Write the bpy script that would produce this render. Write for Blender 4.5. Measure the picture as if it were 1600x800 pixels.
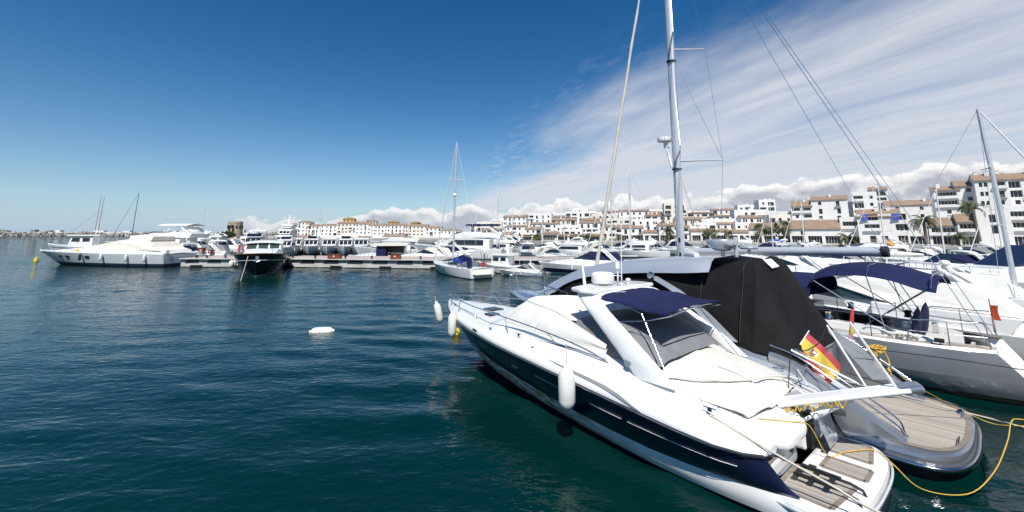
import bpy, bmesh, math, random
import numpy as np
from mathutils import Vector, Matrix

for o in list(bpy.data.objects): bpy.data.objects.remove(o)
SC = bpy.context.scene
COL = SC.collection
rnd = random.Random(7)
R = math.radians

# ------------------------------------------------------------------ camera
CAM_H = 4.6
FPX, CU, CV, VH = 640.0, 800.0, 266.0, 365.0       # focal length and principal point for a 1600 px wide frame
TH = math.atan((VH - CV) / FPX)
cd = bpy.data.cameras.new('camera'); cam = bpy.data.objects.new('camera', cd); COL.objects.link(cam)
cam.location = (0, 0, CAM_H); cam.rotation_euler = (math.pi / 2 + TH, 0, 0)
cd.sensor_fit = 'HORIZONTAL'; cd.sensor_width = 36; cd.lens = 36 * FPX / 1600
cd.shift_y = -(400 - CV) / 1600
cd.clip_start = .1; cd.clip_end = 30000
SC.camera = cam

# ------------------------------------------------------------------ light
SUN = Vector((-.05, -1.0, 1.34)).normalized()         # towards the sun: behind the camera, high
SUN_EL = math.asin(SUN.z); SUN_AZ = math.atan2(SUN.x, SUN.y)
ld = bpy.data.lights.new('sun', 'SUN'); lo = bpy.data.objects.new('sun', ld); COL.objects.link(lo)
ld.energy = 5.0; ld.angle = R(.53); ld.color = (1, .965, .91)
lo.rotation_euler = (-SUN).to_track_quat('-Z', 'Y').to_euler(); lo.location = (20, -20, 60)
SC.view_settings.view_transform = 'Standard'; SC.view_settings.look = 'None'
SC.view_settings.gamma = 1; SC.view_settings.exposure = .18
SC.render.engine = 'CYCLES'
SC.cycles.max_bounces = 6; SC.cycles.caustics_reflective = False; SC.cycles.caustics_refractive = False
SC.cycles.sample_clamp_indirect = 6

class NT:
    """tiny node-tree writer"""
    def __init__(s, tree): s.t = tree; s.n = tree.nodes; s.l = tree.links
    def node(s, typ, **kw):
        n = s.n.new(typ)
        for k, v in kw.items():
            if k == 'ins':
                for a, b in v.items():
                    i = n.inputs[a]
                    if isinstance(b, bpy.types.NodeSocket): s.l.new(b, i)
                    else: i.default_value = b
            else: setattr(n, k, v)
        return n
    def math(s, op, a, b=None, c=None, clamp=False):
        n = s.n.new('ShaderNodeMath'); n.operation = op; n.use_clamp = clamp
        for i, x in enumerate((a, b, c)):
            if x is None: continue
            if isinstance(x, bpy.types.NodeSocket): s.l.new(x, n.inputs[i])
            else: n.inputs[i].default_value = x
        return n.outputs[0]
    def mix(s, f, a, b, mode='MIX'):
        n = s.n.new('ShaderNodeMix'); n.data_type = 'RGBA'; n.blend_type = mode
        for k, x in ((0, f), (6, a), (7, b)):
            if isinstance(x, bpy.types.NodeSocket): s.l.new(x, n.inputs[k])
            else: n.inputs[k].default_value = x if k == 0 else tuple(x[:3]) + (1,)
        return n.outputs[2]
    def noise(s, vec, scale, detail=4, rough=.55, dist=0, out=0):
        n = s.node('ShaderNodeTexNoise', ins={'Scale': scale, 'Detail': detail, 'Roughness': rough, 'Distortion': dist})
        if vec is not None: s.l.new(vec, n.inputs['Vector'])
        return n.outputs[out]
    def ramp(s, f, pts, interp='LINEAR'):
        n = s.n.new('ShaderNodeValToRGB'); r = n.color_ramp; r.interpolation = interp
        while len(r.elements) > 1: r.elements.remove(r.elements[-1])
        for i, (p, col) in enumerate(pts):
            e = r.elements[0] if i == 0 else r.elements.new(p)
            e.position = p; e.color = (col, col, col, 1) if isinstance(col, (int, float)) else tuple(col) + (1,)
        s.l.new(f, n.inputs[0]); return n.outputs[0]
    def smooth(s, x, a, b):
        n = s.n.new('ShaderNodeMapRange'); n.interpolation_type = 'SMOOTHSTEP'
        s.l.new(x, n.inputs[0]); n.inputs[1].default_value = a; n.inputs[2].default_value = b
        return n.outputs[0]
    def comb(s, x, y, z):
        n = s.n.new('ShaderNodeCombineXYZ')
        for i, q in enumerate((x, y, z)):
            if isinstance(q, bpy.types.NodeSocket): s.l.new(q, n.inputs[i])
            else: n.inputs[i].default_value = q
        return n.outputs[0]

# ------------------------------------------------------------------ sky: Nishita with a cirrus sheet and a bank of cumulus
def make_world():
    w = bpy.data.worlds.new('World'); SC.world = w; w.use_nodes = True
    N = NT(w.node_tree); w.node_tree.nodes.clear()
    sky = N.node('ShaderNodeTexSky', sky_type='NISHITA', sun_disc=False, sun_elevation=SUN_EL,
                 sun_rotation=SUN_AZ, air_density=1.0, dust_density=.0, ozone_density=1.6, altitude=0)
    tc = N.node('ShaderNodeTexCoord'); d = tc.outputs['Generated']
    sp = N.node('ShaderNodeSeparateXYZ'); N.l.new(d, sp.inputs[0]); x, y, z = sp.outputs
    # deepen the blue a little, as the polarised photograph does
    hs = N.node('ShaderNodeHueSaturation', ins={'Hue': .502, 'Saturation': 1.42, 'Value': .85, 'Color': sky.outputs[0]})
    base = hs.outputs[0]
    # pale humid air just above the sea
    base = N.mix(N.math('MULTIPLY', N.math('POWER', N.math('SUBTRACT', 1.0, N.math('MAXIMUM', z, 0.0)), 9.0), .80), base, (2.6, 4.4, 6.9))
    # cirrus, laid out on a flat layer high above
    zz = N.math('ADD', N.math('MAXIMUM', z, 0.0), .035)
    qx, qy = N.math('DIVIDE', x, zz), N.math('DIVIDE', y, zz)
    A = R(-17); sa, ca = math.sin(A), math.cos(A)
    along = N.math('ADD', N.math('MULTIPLY', qx, sa), N.math('MULTIPLY', qy, ca))
    across = N.math('SUBTRACT', N.math('MULTIPLY', qx, ca), N.math('MULTIPLY', qy, sa))
    warp = N.noise(N.comb(N.math('MULTIPLY', along, .35), N.math('MULTIPLY', across, .35), 3.0), 1.0, 3)
    ac2 = N.math('ADD', across, N.math('MULTIPLY', N.math('SUBTRACT', warp, .5), .9))
    streak = N.noise(N.comb(N.math('MULTIPLY', along, .20), N.math('MULTIPLY', ac2, 1.5), 1.7), 1.0, 10, .6)
    fine = N.noise(N.comb(N.math('MULTIPLY', along, .7), N.math('MULTIPLY', ac2, 3.2), 5.0), 1.0, 8, .62)
    big = N.noise(N.comb(N.math('MULTIPLY', along, .10), N.math('MULTIPLY', ac2, .42), 9.0), 1.0, 4)
    edge = N.math('ADD', ac2, N.math('MULTIPLY', N.math('SUBTRACT', N.noise(N.comb(N.math('MULTIPLY', along, .55), N.math('MULTIPLY', across, 1.1), 7.0), 1.0, 6, .6), .5), 1.6))
    sheet = N.smooth(edge, 1.2, 2.45)
    c = N.math('ADD', N.math('MULTIPLY', streak, .62), N.math('MULTIPLY', fine, .28))
    c = N.math('ADD', c, N.math('MULTIPLY', big, .36))
    cir = N.math('MULTIPLY', N.math('ADD', N.math('MULTIPLY', N.smooth(big, .22, .55), .52), N.math('MULTIPLY', N.smooth(c, .45, .80), .66)), sheet)
    cir = N.math('MULTIPLY', cir, 1.12, clamp=True)
    # small ripples ahead of the sheet
    rip = N.noise(N.comb(N.math('MULTIPLY', along, 5.5), N.math('MULTIPLY', across, 9.0), 2.0), 1.0, 5, .6)
    ripm = N.math('MULTIPLY', N.smooth(across, .75, 1.5), N.smooth(N.math('MULTIPLY', across, -1.0), -2.3, -1.6))
    ripm = N.math('MULTIPLY', ripm, N.smooth(along, 1.2, 2.4))
    ripp = N.math('MULTIPLY', N.math('MULTIPLY', N.smooth(rip, .44, .74), ripm), .42)
    cir = N.math('MAXIMUM', cir, ripp)
    cir = N.math('MULTIPLY', cir, N.smooth(z, .01, .08))
    cir = N.math('MULTIPLY', cir, .88)
    col = N.mix(cir, base, (6.2, 6.4, 7.0))
    # cumulus bank above the horizon
    az = N.math('ARCTAN2', x, y)
    hyp = N.math('SQRT', N.math('ADD', N.math('MULTIPLY', x, x), N.math('MULTIPLY', y, y)))
    el = N.math('MULTIPLY', N.math('ARCTAN2', z, hyp), 57.2958)
    f = N.math('DIVIDE', N.math('ADD', N.math('MULTIPLY', az, 57.2958), 180), 360)
    g = lambda a: (a + 180) / 360
    top = N.ramp(f, [(0, .3), (g(-150), .25), (g(-90), .0), (g(-37), .0), (g(-31), .20), (g(-24), .19), (g(-19), .36), (g(-12), .30), (g(0), .42),
                     (g(16), .56), (g(24), .52), (g(31), .68), (g(40), .66), (g(47), .72), (g(60), .75), (g(100), .6), (g(150), .4), (1, .3)])
    top = N.math('MULTIPLY', top, 9.0)
    v1 = N.comb(N.math('MULTIPLY', az, 8.0), N.math('MULTIPLY', el, .17), 0.0)
    lump = N.noise(v1, 1.0, 3, .5)
    puff = N.noise(v1, 3.2, 8, .58)
    e2 = N.math('SUBTRACT', N.math('ADD', top, N.math('ADD', N.math('MULTIPLY', N.math('SUBTRACT', lump, .5), 6.0),
                N.math('MULTIPLY', N.math('SUBTRACT', puff, .5), 3.6))), el)
    mask = N.math('MULTIPLY', N.smooth(e2, -.05, .32), N.smooth(top, .4, 1.6))
    v2 = N.comb(N.math('ADD', N.math('MULTIPLY', az, 8.0), .04), N.math('ADD', N.math('MULTIPLY', el, .17), .12), 0.0)
    puff2 = N.noise(v2, 3.2, 8, .58)
    relief = N.math('MULTIPLY', N.math('SUBTRACT', puff, puff2), 2.8)
    depth = N.math('ADD', N.smooth(e2, .2, 2.3), N.math('MULTIPLY', N.math('SUBTRACT', lump, .5), .5))
    lit = N.math('ADD', N.math('SUBTRACT', 1.0, depth), relief, clamp=True)
    cc = N.mix(lit, (4.0, 4.25, 4.9), (8.9, 8.85, 8.7))
    # the lowest air pales everything
    cc = N.mix(N.math('SUBTRACT', .55, N.math('MULTIPLY', el, .12), clamp=True), cc, (4.3, 4.8, 5.7))
    col = N.mix(N.math('MULTIPLY', mask, .93), col, cc)
    bg = N.node('ShaderNodeBackground', ins={'Color': col, 'Strength': .10})
    out = N.node('ShaderNodeOutputWorld'); N.l.new(bg.outputs[0], out.inputs[0])
make_world()

# ------------------------------------------------------------------ geometry helpers
def ray(u, v):
    a = (u - CU) / FPX; b = (CV - v) / FPX
    return Vector((a, math.cos(TH) - b * math.sin(TH), math.sin(TH) + b * math.cos(TH)))
def at_z(u, v, z=0.0):
    r = ray(u, v); t = (z - CAM_H) / r.z; return Vector((0, 0, CAM_H)) + r * t
def at_y(u, v, y):
    r = ray(u, v); return Vector((0, 0, CAM_H)) + r * (y / r.y)
def xa(u, y): return (u - CU) / (FPX / math.cos(TH)) * y          # x of pixel column u at distance y, eye level

def spl(tab, s):
    """smooth interpolation of a table [(s, a, b, ...)]"""
    xs = [r[0] for r in tab]; s = min(max(s, xs[0]), xs[-1])
    i = max(0, min(len(xs) - 2, int(np.searchsorted(xs, s)) - 1))
    x0, x1 = xs[i], xs[i + 1]; t = (s - x0) / (x1 - x0) if x1 > x0 else 0
    out = []
    for k in range(1, len(tab[0])):
        p1, p2 = tab[i][k], tab[i + 1][k]
        m1 = (p2 - tab[i - 1][k]) / (x1 - xs[i - 1]) if i > 0 else (p2 - p1) / (x1 - x0)
        m2 = (tab[i + 2][k] - p1) / (xs[i + 2] - x0) if i + 2 < len(xs) else (p2 - p1) / (x1 - x0)
        h = x1 - x0
        out.append((2*t**3 - 3*t*t + 1) * p1 + (t**3 - 2*t*t + t) * h * m1 + (-2*t**3 + 3*t*t) * p2 + (t**3 - t*t) * h * m2)
    return out if len(out) > 1 else out[0]

def curve(pts, n=6):
    """Catmull-Rom through pts"""
    P = [Vector(p) for p in pts]; Q = []
    for i in range(len(P) - 1):
        a = P[i - 1] if i else P[0] * 2 - P[1]; b, c = P[i], P[i + 1]; d = P[i + 2] if i + 2 < len(P) else c * 2 - b
        for k in range(n):
            t = k / n
            Q.append(.5 * (2 * b + (c - a) * t + (2 * a - 5 * b + 4 * c - d) * t * t + (3 * b - a - 3 * c + d) * t ** 3))
    Q.append(P[-1]); return Q

def sag(a, b, drop, n=14):
    a, b = Vector(a), Vector(b)
    return [a.lerp(b, i / n) - Vector((0, 0, drop * 4 * (i / n) * (1 - i / n))) for i in range(n + 1)]

class MB:
    def __init__(s): s.v = []; s.f = []
    def add(s, vs, fs):
        k = len(s.v); s.v += [tuple(x) for x in vs]; s.f += [tuple(i + k for i in f) for f in fs]; return s
    def box(s, c, d, rz=0, rx=0, ry=0):
        hx, hy, hz = d[0] / 2, d[1] / 2, d[2] / 2
        m = Matrix.Rotation(rz, 3, 'Z') @ Matrix.Rotation(ry, 3, 'Y') @ Matrix.Rotation(rx, 3, 'X')
        vs = [m @ Vector((a * hx, b * hy, e * hz)) + Vector(c) for a, b, e in
              ((-1,-1,-1),(1,-1,-1),(1,1,-1),(-1,1,-1),(-1,-1,1),(1,-1,1),(1,1,1),(-1,1,1))]
        return s.add(vs, ((0,3,2,1),(4,5,6,7),(0,1,5,4),(1,2,6,5),(2,3,7,6),(3,0,4,7)))
    def bar(s, a, b, w, h):
        a, b = Vector(a), Vector(b); d = (b - a); L = d.length; d.normalize()
        up = Vector((0, 0, 1)) if abs(d.z) < .95 else Vector((1, 0, 0))
        x = d.cross(up).normalized(); y = x.cross(d)
        vs = []
        for p in (a, b):
            for i, j in ((-1,-1),(1,-1),(1,1),(-1,1)): vs.append(p + x * (i * w / 2) + y * (j * h / 2))
        return s.add(vs, ((0,1,2,3),(7,6,5,4),(0,4,5,1),(1,5,6,2),(2,6,7,3),(3,7,4,0)))
    def tube(s, path, r, n=8, cap=True):
        P = [Vector(p) for p in path]; m = len(P)
        rr = r if isinstance(r, (list, tuple)) else [r] * m
        ref = Vector((0, 0, 1)); rings = []; px = None
        for i, p in enumerate(P):
            d = (P[min(i + 1, m - 1)] - P[max(i - 1, 0)])
            if d.length < 1e-9: d = Vector((0, 0, 1))
            d.normalize()
            if px is None:
                x = d.cross(ref if abs(d.z) < .9 else Vector((1, 0, 0))).normalized()
            else:
                x = (px - d * px.dot(d)); x = x.normalized() if x.length > 1e-6 else d.orthogonal().normalized()
            px = x; y = d.cross(x)
            rings.append([p + (x * math.cos(2 * math.pi * k / n) + y * math.sin(2 * math.pi * k / n)) * rr[i] for k in range(n)])
        return s.loft(rings, cap=cap)
    def loft(s, rings, closed=True, cap=True, flip=False):
        n = len(rings[0]); vs = [p for r in rings for p in r]; fs = []
        for i in range(len(rings) - 1):
            for k in range(n if closed else n - 1):
                a, b = i * n + k, i * n + (k + 1) % n
                q = (a, b, b + n, a + n); fs.append(q[::-1] if flip else q)
        if cap and closed:
            fs.append(tuple(range(n))[::-1]); fs.append(tuple(range((len(rings) - 1) * n, len(rings) * n)))
        return s.add(vs, fs)
    def lathe(s, prof, c=(0, 0, 0), n=16, axis='z'):
        rings = []
        for r, h in prof:
            ring = []
            for k in range(n):
                a = 2 * math.pi * k / n; q = (r * math.cos(a), r * math.sin(a), h)
                if axis == 'x': q = (q[2], q[0], q[1])
                if axis == 'y': q = (q[0], q[2], q[1])
                ring.append((q[0] + c[0], q[1] + c[1], q[2] + c[2]))
            rings.append(ring)
        return s.loft(rings)
    def prism(s, poly, z0, z1):
        n = len(poly); vs = [(p[0], p[1], z0) for p in poly] + [(p[0], p[1], z1) for p in poly]
        return s.add(vs, [tuple(range(n))[::-1], tuple(range(n, 2 * n))] + [(i, (i + 1) % n, n + (i + 1) % n, n + i) for i in range(n)])
    def slab(s, rows, t):
        """a sheet given as rows of points, thickened by t downwards"""
        n, m = len(rows), len(rows[0])
        vs = [p for r in rows for p in r] + [(p[0], p[1], p[2] - t) for r in rows for p in r]; k = n * m; fs = []
        for i in range(n - 1):
            for j in range(m - 1):
                a, b, c, d = i * m + j, i * m + j + 1, (i + 1) * m + j + 1, (i + 1) * m + j
                fs += [(a, b, c, d), (k + d, k + c, k + b, k + a)]
        for j in range(m - 1):
            a, b = j, j + 1; fs.append((b, a, a + k, b + k)); a, b = (n - 1) * m + j, (n - 1) * m + j + 1; fs.append((a, b, b + k, a + k))
        for i in range(n - 1):
            a, b = i * m, (i + 1) * m; fs.append((a, b, b + k, a + k)); a, b = i * m + m - 1, (i + 1) * m + m - 1; fs.append((b, a, a + k, b + k))
        return s.add(vs, fs)
    def mesh(s, name, mat, smooth=None, bevel=0, fix=True):
        me = bpy.data.meshes.new(name); me.from_pydata(s.v, [], s.f)
        if fix or bevel:
            bm = bmesh.new(); bm.from_mesh(me)
            if bevel:
                bmesh.ops.bevel(bm, geom=[e for e in bm.edges if len(e.link_faces) == 2 and e.calc_face_angle(0) > .6], offset=bevel, segments=2, affect='EDGES', profile=.6)
            bmesh.ops.recalc_face_normals(bm, faces=bm.faces); bm.to_mesh(me); bm.free()
        me.validate(); me.materials.append(mat)
        if smooth is not None:
            me.polygons.foreach_set('use_smooth', [True] * len(me.polygons)); me.set_sharp_from_angle(angle=R(smooth))
        me.update(); return me
    def build(s, name, mat, parent=None, smooth=None, bevel=0, fix=True):
        return obj(name, s.mesh(name, mat, smooth, bevel, fix), parent)

def obj(name, me, parent=None):
    o = bpy.data.objects.new(name, me); COL.objects.link(o)
    if parent is not None: o.parent = parent
    return o
def tag(o, label=None, cat=None, group=None, kind=None):
    if label: o['label'] = label
    if cat: o['category'] = cat
    if group: o['group'] = group
    if kind: o['kind'] = kind
    return o
def thing(name, label, cat, loc=(0, 0, 0), rz=0, group=None):
    o = obj(name, None); o.location = loc; o.rotation_euler = (0, 0, rz); return tag(o, label, cat, group)
def copy_tree(o, parent=None):
    c = o.copy(); COL.objects.link(c)
    if parent is not None: c.parent = parent
    for ch in list(KIDS.get(o.name, ())): copy_tree(ch, c)
    return c
KIDS = {}
def index_kids():
    KIDS.clear()
    for o in COL.objects:
        if o.parent: KIDS.setdefault(o.parent.name, []).append(o)
ORD = 'first second third fourth fifth sixth seventh eighth ninth tenth eleventh twelfth thirteenth fourteenth fifteenth sixteenth seventeenth eighteenth nineteenth twentieth'.split()
ORD += ['twenty-' + w for w in ORD[:9]] + ['thirtieth'] + ['thirty-' + w for w in ORD[:9]]

# ------------------------------------------------------------------ materials
MATS = {}
def mat(name, col, rough=.5, metal=0, coat=0, var=.0, vscale=3.0, bump=0, bscale=40, spec=.5, col2=None, thr=(.45, .65), alpha=1, trans=0):
    m = bpy.data.materials.new(name); m.use_nodes = True; N = NT(m.node_tree); b = N.n['Principled BSDF']
    b.inputs['Base Color'].default_value = tuple(col) + (1,); b.inputs['Roughness'].default_value = rough
    b.inputs['Metallic'].default_value = metal; b.inputs['Coat Weight'].default_value = coat; b.inputs['Coat Roughness'].default_value = .06
    b.inputs['Specular IOR Level'].default_value = spec; b.inputs['Transmission Weight'].default_value = trans; b.inputs['Alpha'].default_value = alpha
    tc = N.node('ShaderNodeTexCoord').outputs['Object']
    if var or col2:
        n = N.noise(tc, vscale, 5, .6)
        if col2: c = N.mix(N.smooth(n, *thr), col, col2)
        else:
            d = tuple(max(0, x * (1 - var)) for x in col); e = tuple(min(1, x * (1 + var * .6)) for x in col)
            c = N.mix(N.smooth(n, .3, .7), d, e)
        N.l.new(c, b.inputs['Base Color'])
    if bump:
        bn = N.node('ShaderNodeBump', ins={'Strength': bump, 'Distance': .02, 'Height': N.noise(tc, bscale, 4, .6)})
        N.l.new(bn.outputs[0], b.inputs['Normal'])
    MATS[name] = m; return m
M = lambda k: MATS[k]
mat('gel', (.80, .80, .785), .22, coat=.4, var=.05, vscale=1.2)
mat('gelfar', (.78, .78, .76), .3, coat=.2, var=.04)
mat('gelgrey', (.52, .55, .57), .3, coat=.3, var=.06)
mat('cream', (.70, .66, .56), .4, var=.06)
mat('navy', (.010, .014, .045), .22, coat=.7, var=.25, vscale=.9)
mat('navyfar', (.012, .018, .06), .3)
mat('blackhull', (.006, .006, .009), .22, coat=.5)
mat('boot', (.05, .07, .10), .5, var=.3)
mat('bottom', (.012, .02, .045), .6)
mat('silver', (.40, .42, .45), .28, metal=.75, coat=.5, var=.05)
mat('silverlight', (.50, .53, .57), .3, metal=.45, coat=.5)
mat('greyhull', (.36, .38, .41), .25, metal=.35, coat=.5, var=.04)
mat('steel', (.62, .62, .63), .16, metal=1)
mat('alu', (.56, .58, .61), .4, metal=.35, var=.05)
mat('mastwhite', (.72, .72, .70), .35)
mat('dark', (.008, .008, .010), .5)
mat('rubber', (.015, .015, .017), .65)
mat('glass', (.012, .016, .022), .06, spec=.8)
mat('glassblue', (.015, .022, .045), .08, spec=.8)
mat('glassgreen', (.03, .05, .05), .08, spec=.8)
mat('blackcanvas', (.008, .008, .009), .8, var=.35, vscale=2.5, bump=1.0, bscale=3.2, spec=.2)
mat('navycanvas', (.011, .015, .062), .8, var=.2, vscale=3, bump=.3, bscale=9, spec=.25)
mat('bluecanvas', (.02, .06, .36), .75, var=.15)
mat('whitecanvas', (.76, .745, .70), .75, var=.07, vscale=2.2, bump=.5, bscale=5, spec=.3)
mat('tonneau', (.69, .67, .61), .7, var=.07, vscale=1.6, bump=.6, bscale=4, spec=.3)
mat('creamcanvas', (.70, .66, .57), .8, var=.08, vscale=1.5, bump=.4, bscale=3)
mat('greymesh', (.19, .193, .205), .7, var=.15, vscale=2, bump=.3, bscale=6)
mat('greycanvas', (.22, .23, .24), .8, var=.1)
mat('fender', (.74, .73, .69), .42, var=.12, vscale=4)
mat('rope', (.56, .52, .42), .9, bump=.6, bscale=90)
mat('ropeyellow', (.62, .40, .06), .8, bump=.5, bscale=80)
mat('ropedark', (.02, .02, .022), .8)
mat('yellow', (.70, .55, .03), .5, var=.15)
mat('red', (.45, .03, .03), .6); mat('orange', (.62, .09, .03), .6)
mat('flagred', (.46, .06, .07), .75); mat('flagyellow', (.60, .45, .06), .75)
mat('green', (.01, .10, .06), .7); mat('white', (.8, .8, .8), .5); mat('printgrey', (.25, .25, .27), .7)
mat('wood', (.19, .075, .03), .5, var=.3); mat('brownbox', (.22, .05, .025), .6, var=.2)
mat('teakdark', (.24, .20, .16), .7, var=.2, vscale=8)
mat('concrete', (.50, .49, .46), .85, var=.18, vscale=.8, bump=.3, bscale=8)
mat('pierred', (.45, .36, .32), .85, var=.15)
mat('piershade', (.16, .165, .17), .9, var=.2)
mat('stone', (.42, .34, .25), .9, var=.3, vscale=2.4, bump=.7, bscale=3)
mat('rock', (.27, .25, .22), .95, var=.35, vscale=.2)
mat('stucco', (.77, .755, .72), .85, var=.05, vscale=.25, bump=.15, bscale=2)
mat('stucco2', (.70, .66, .58), .85, var=.05, vscale=.25)
mat('ochre', (.60, .40, .13), .85, var=.1, vscale=.3)
mat('paving', (.40, .37, .33), .9, var=.15, vscale=.3)
mat('shutter', (.10, .055, .03), .6, var=.2); mat('slat', (.36, .35, .33), .7)
mat('window', (.02, .022, .026), .12, spec=.7, var=.3, vscale=.35)
mat('windowbrown', (.045, .028, .02), .25, spec=.5, var=.3, vscale=.5)
mat('frame', (.72, .71, .69), .5); mat('railgrey', (.42, .43, .44), .5)
mat('trunk', (.16, .125, .09), .95, var=.35, vscale=3, bump=.8, bscale=8)
mat('bush', (.045, .075, .02), .8, var=.4, vscale=.6)

def leaf_mat():
    m = mat('palm', (.095, .115, .04), .6, var=.35, vscale=1.2)
    m.node_tree.nodes['Principled BSDF'].inputs['Subsurface Weight'].default_value = 0
leaf_mat()
def teak_mat(name, width, base, gap, axis='Y'):
    m = bpy.data.materials.new(name); m.use_nodes = True; N = NT(m.node_tree); b = N.n['Principled BSDF']
    tc = N.node('ShaderNodeTexCoord').outputs['Object']; sp = N.node('ShaderNodeSeparateXYZ'); N.l.new(tc, sp.inputs[0])
    t = N.math('MULTIPLY', sp.outputs[axis], 1 / width); fr = N.math('FRACT', t); fl = N.math('FLOOR', t)
    seam = N.math('LESS_THAN', fr, gap)
    wn = N.node('ShaderNodeTexWhiteNoise', noise_dimensions='1D'); N.l.new(fl, wn.inputs['W'])
    oth = sp.outputs['X' if axis == 'Y' else 'Y']
    g = N.noise(N.comb(N.math('MULTIPLY', oth, 2.0), N.math('MULTIPLY', sp.outputs[axis], 60.0), fl), 1.0, 4)
    lo_, hi = tuple(c * .62 for c in base), tuple(c * 1.22 for c in base)
    c = N.mix(N.math('ADD', N.math('MULTIPLY', wn.outputs[0], .55), N.math('MULTIPLY', g, .45)), lo_, hi)
    c = N.mix(N.math('MULTIPLY', seam, .85), c, (.03, .028, .025)); N.l.new(c, b.inputs['Base Color']); b.inputs['Roughness'].default_value = .75
    MATS[name] = m
teak_mat('teak', .06, (.43, .385, .33), .10); teak_mat('teakB', .065, (.46, .405, .335), .10)
def roof_mat():
    m = bpy.data.materials.new('rooftile'); m.use_nodes = True; N = NT(m.node_tree); b = N.n['Principled BSDF']
    tc = N.node('ShaderNodeTexCoord').outputs['Object']; sp = N.node('ShaderNodeSeparateXYZ'); N.l.new(tc, sp.inputs[0])
    w = N.math('SINE', N.math('MULTIPLY', sp.outputs[0], 2 * math.pi / .28))
    n1 = N.noise(tc, .35, 5, .6); n2 = N.noise(tc, 4.0, 3, .6)
    c = N.mix(N.smooth(n1, .3, .7), (.37, .245, .16), (.45, .33, .23)); c = N.mix(N.smooth(n2, .42, .66), c, (.25, .16, .11))
    N.l.new(c, b.inputs['Base Color']); b.inputs['Roughness'].default_value = .9
    bp = N.node('ShaderNodeBump', ins={'Strength': .8, 'Distance': .08, 'Height': w}); N.l.new(bp.outputs[0], b.inputs['Normal'])
    MATS['rooftile'] = m
roof_mat()
def stain_mat():
    """white lower hull with an ochre tide stain along its upper edge"""
    m = mat('lowerhull', (.78, .78, .76), .3, coat=.3); N = NT(m.node_tree); b = N.n['Principled BSDF']
    tc = N.node('ShaderNodeTexCoord').outputs['Object']; sp = N.node('ShaderNodeSeparateXYZ'); N.l.new(tc, sp.inputs[0])
    n = N.noise(N.comb(N.math('MULTIPLY', sp.outputs[0], 2.0), N.math('MULTIPLY', sp.outputs[2], 9.0), 0.0), 1.2, 6, .65)
    fx = N.smooth(sp.outputs[0], 2.5, 6.0); c = N.mix(N.math('MULTIPLY', N.smooth(n, .38, .62), fx), (.78, .78, .76), (.34, .20, .07))
    lowz = N.smooth(N.math('ADD', sp.outputs[2], N.math('MULTIPLY', N.math('SUBTRACT', n, .5), .12)), .10, .02)
    c = N.mix(lowz, c, (.07, .085, .06)); N.l.new(c, b.inputs['Base Color'])
stain_mat()
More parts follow.
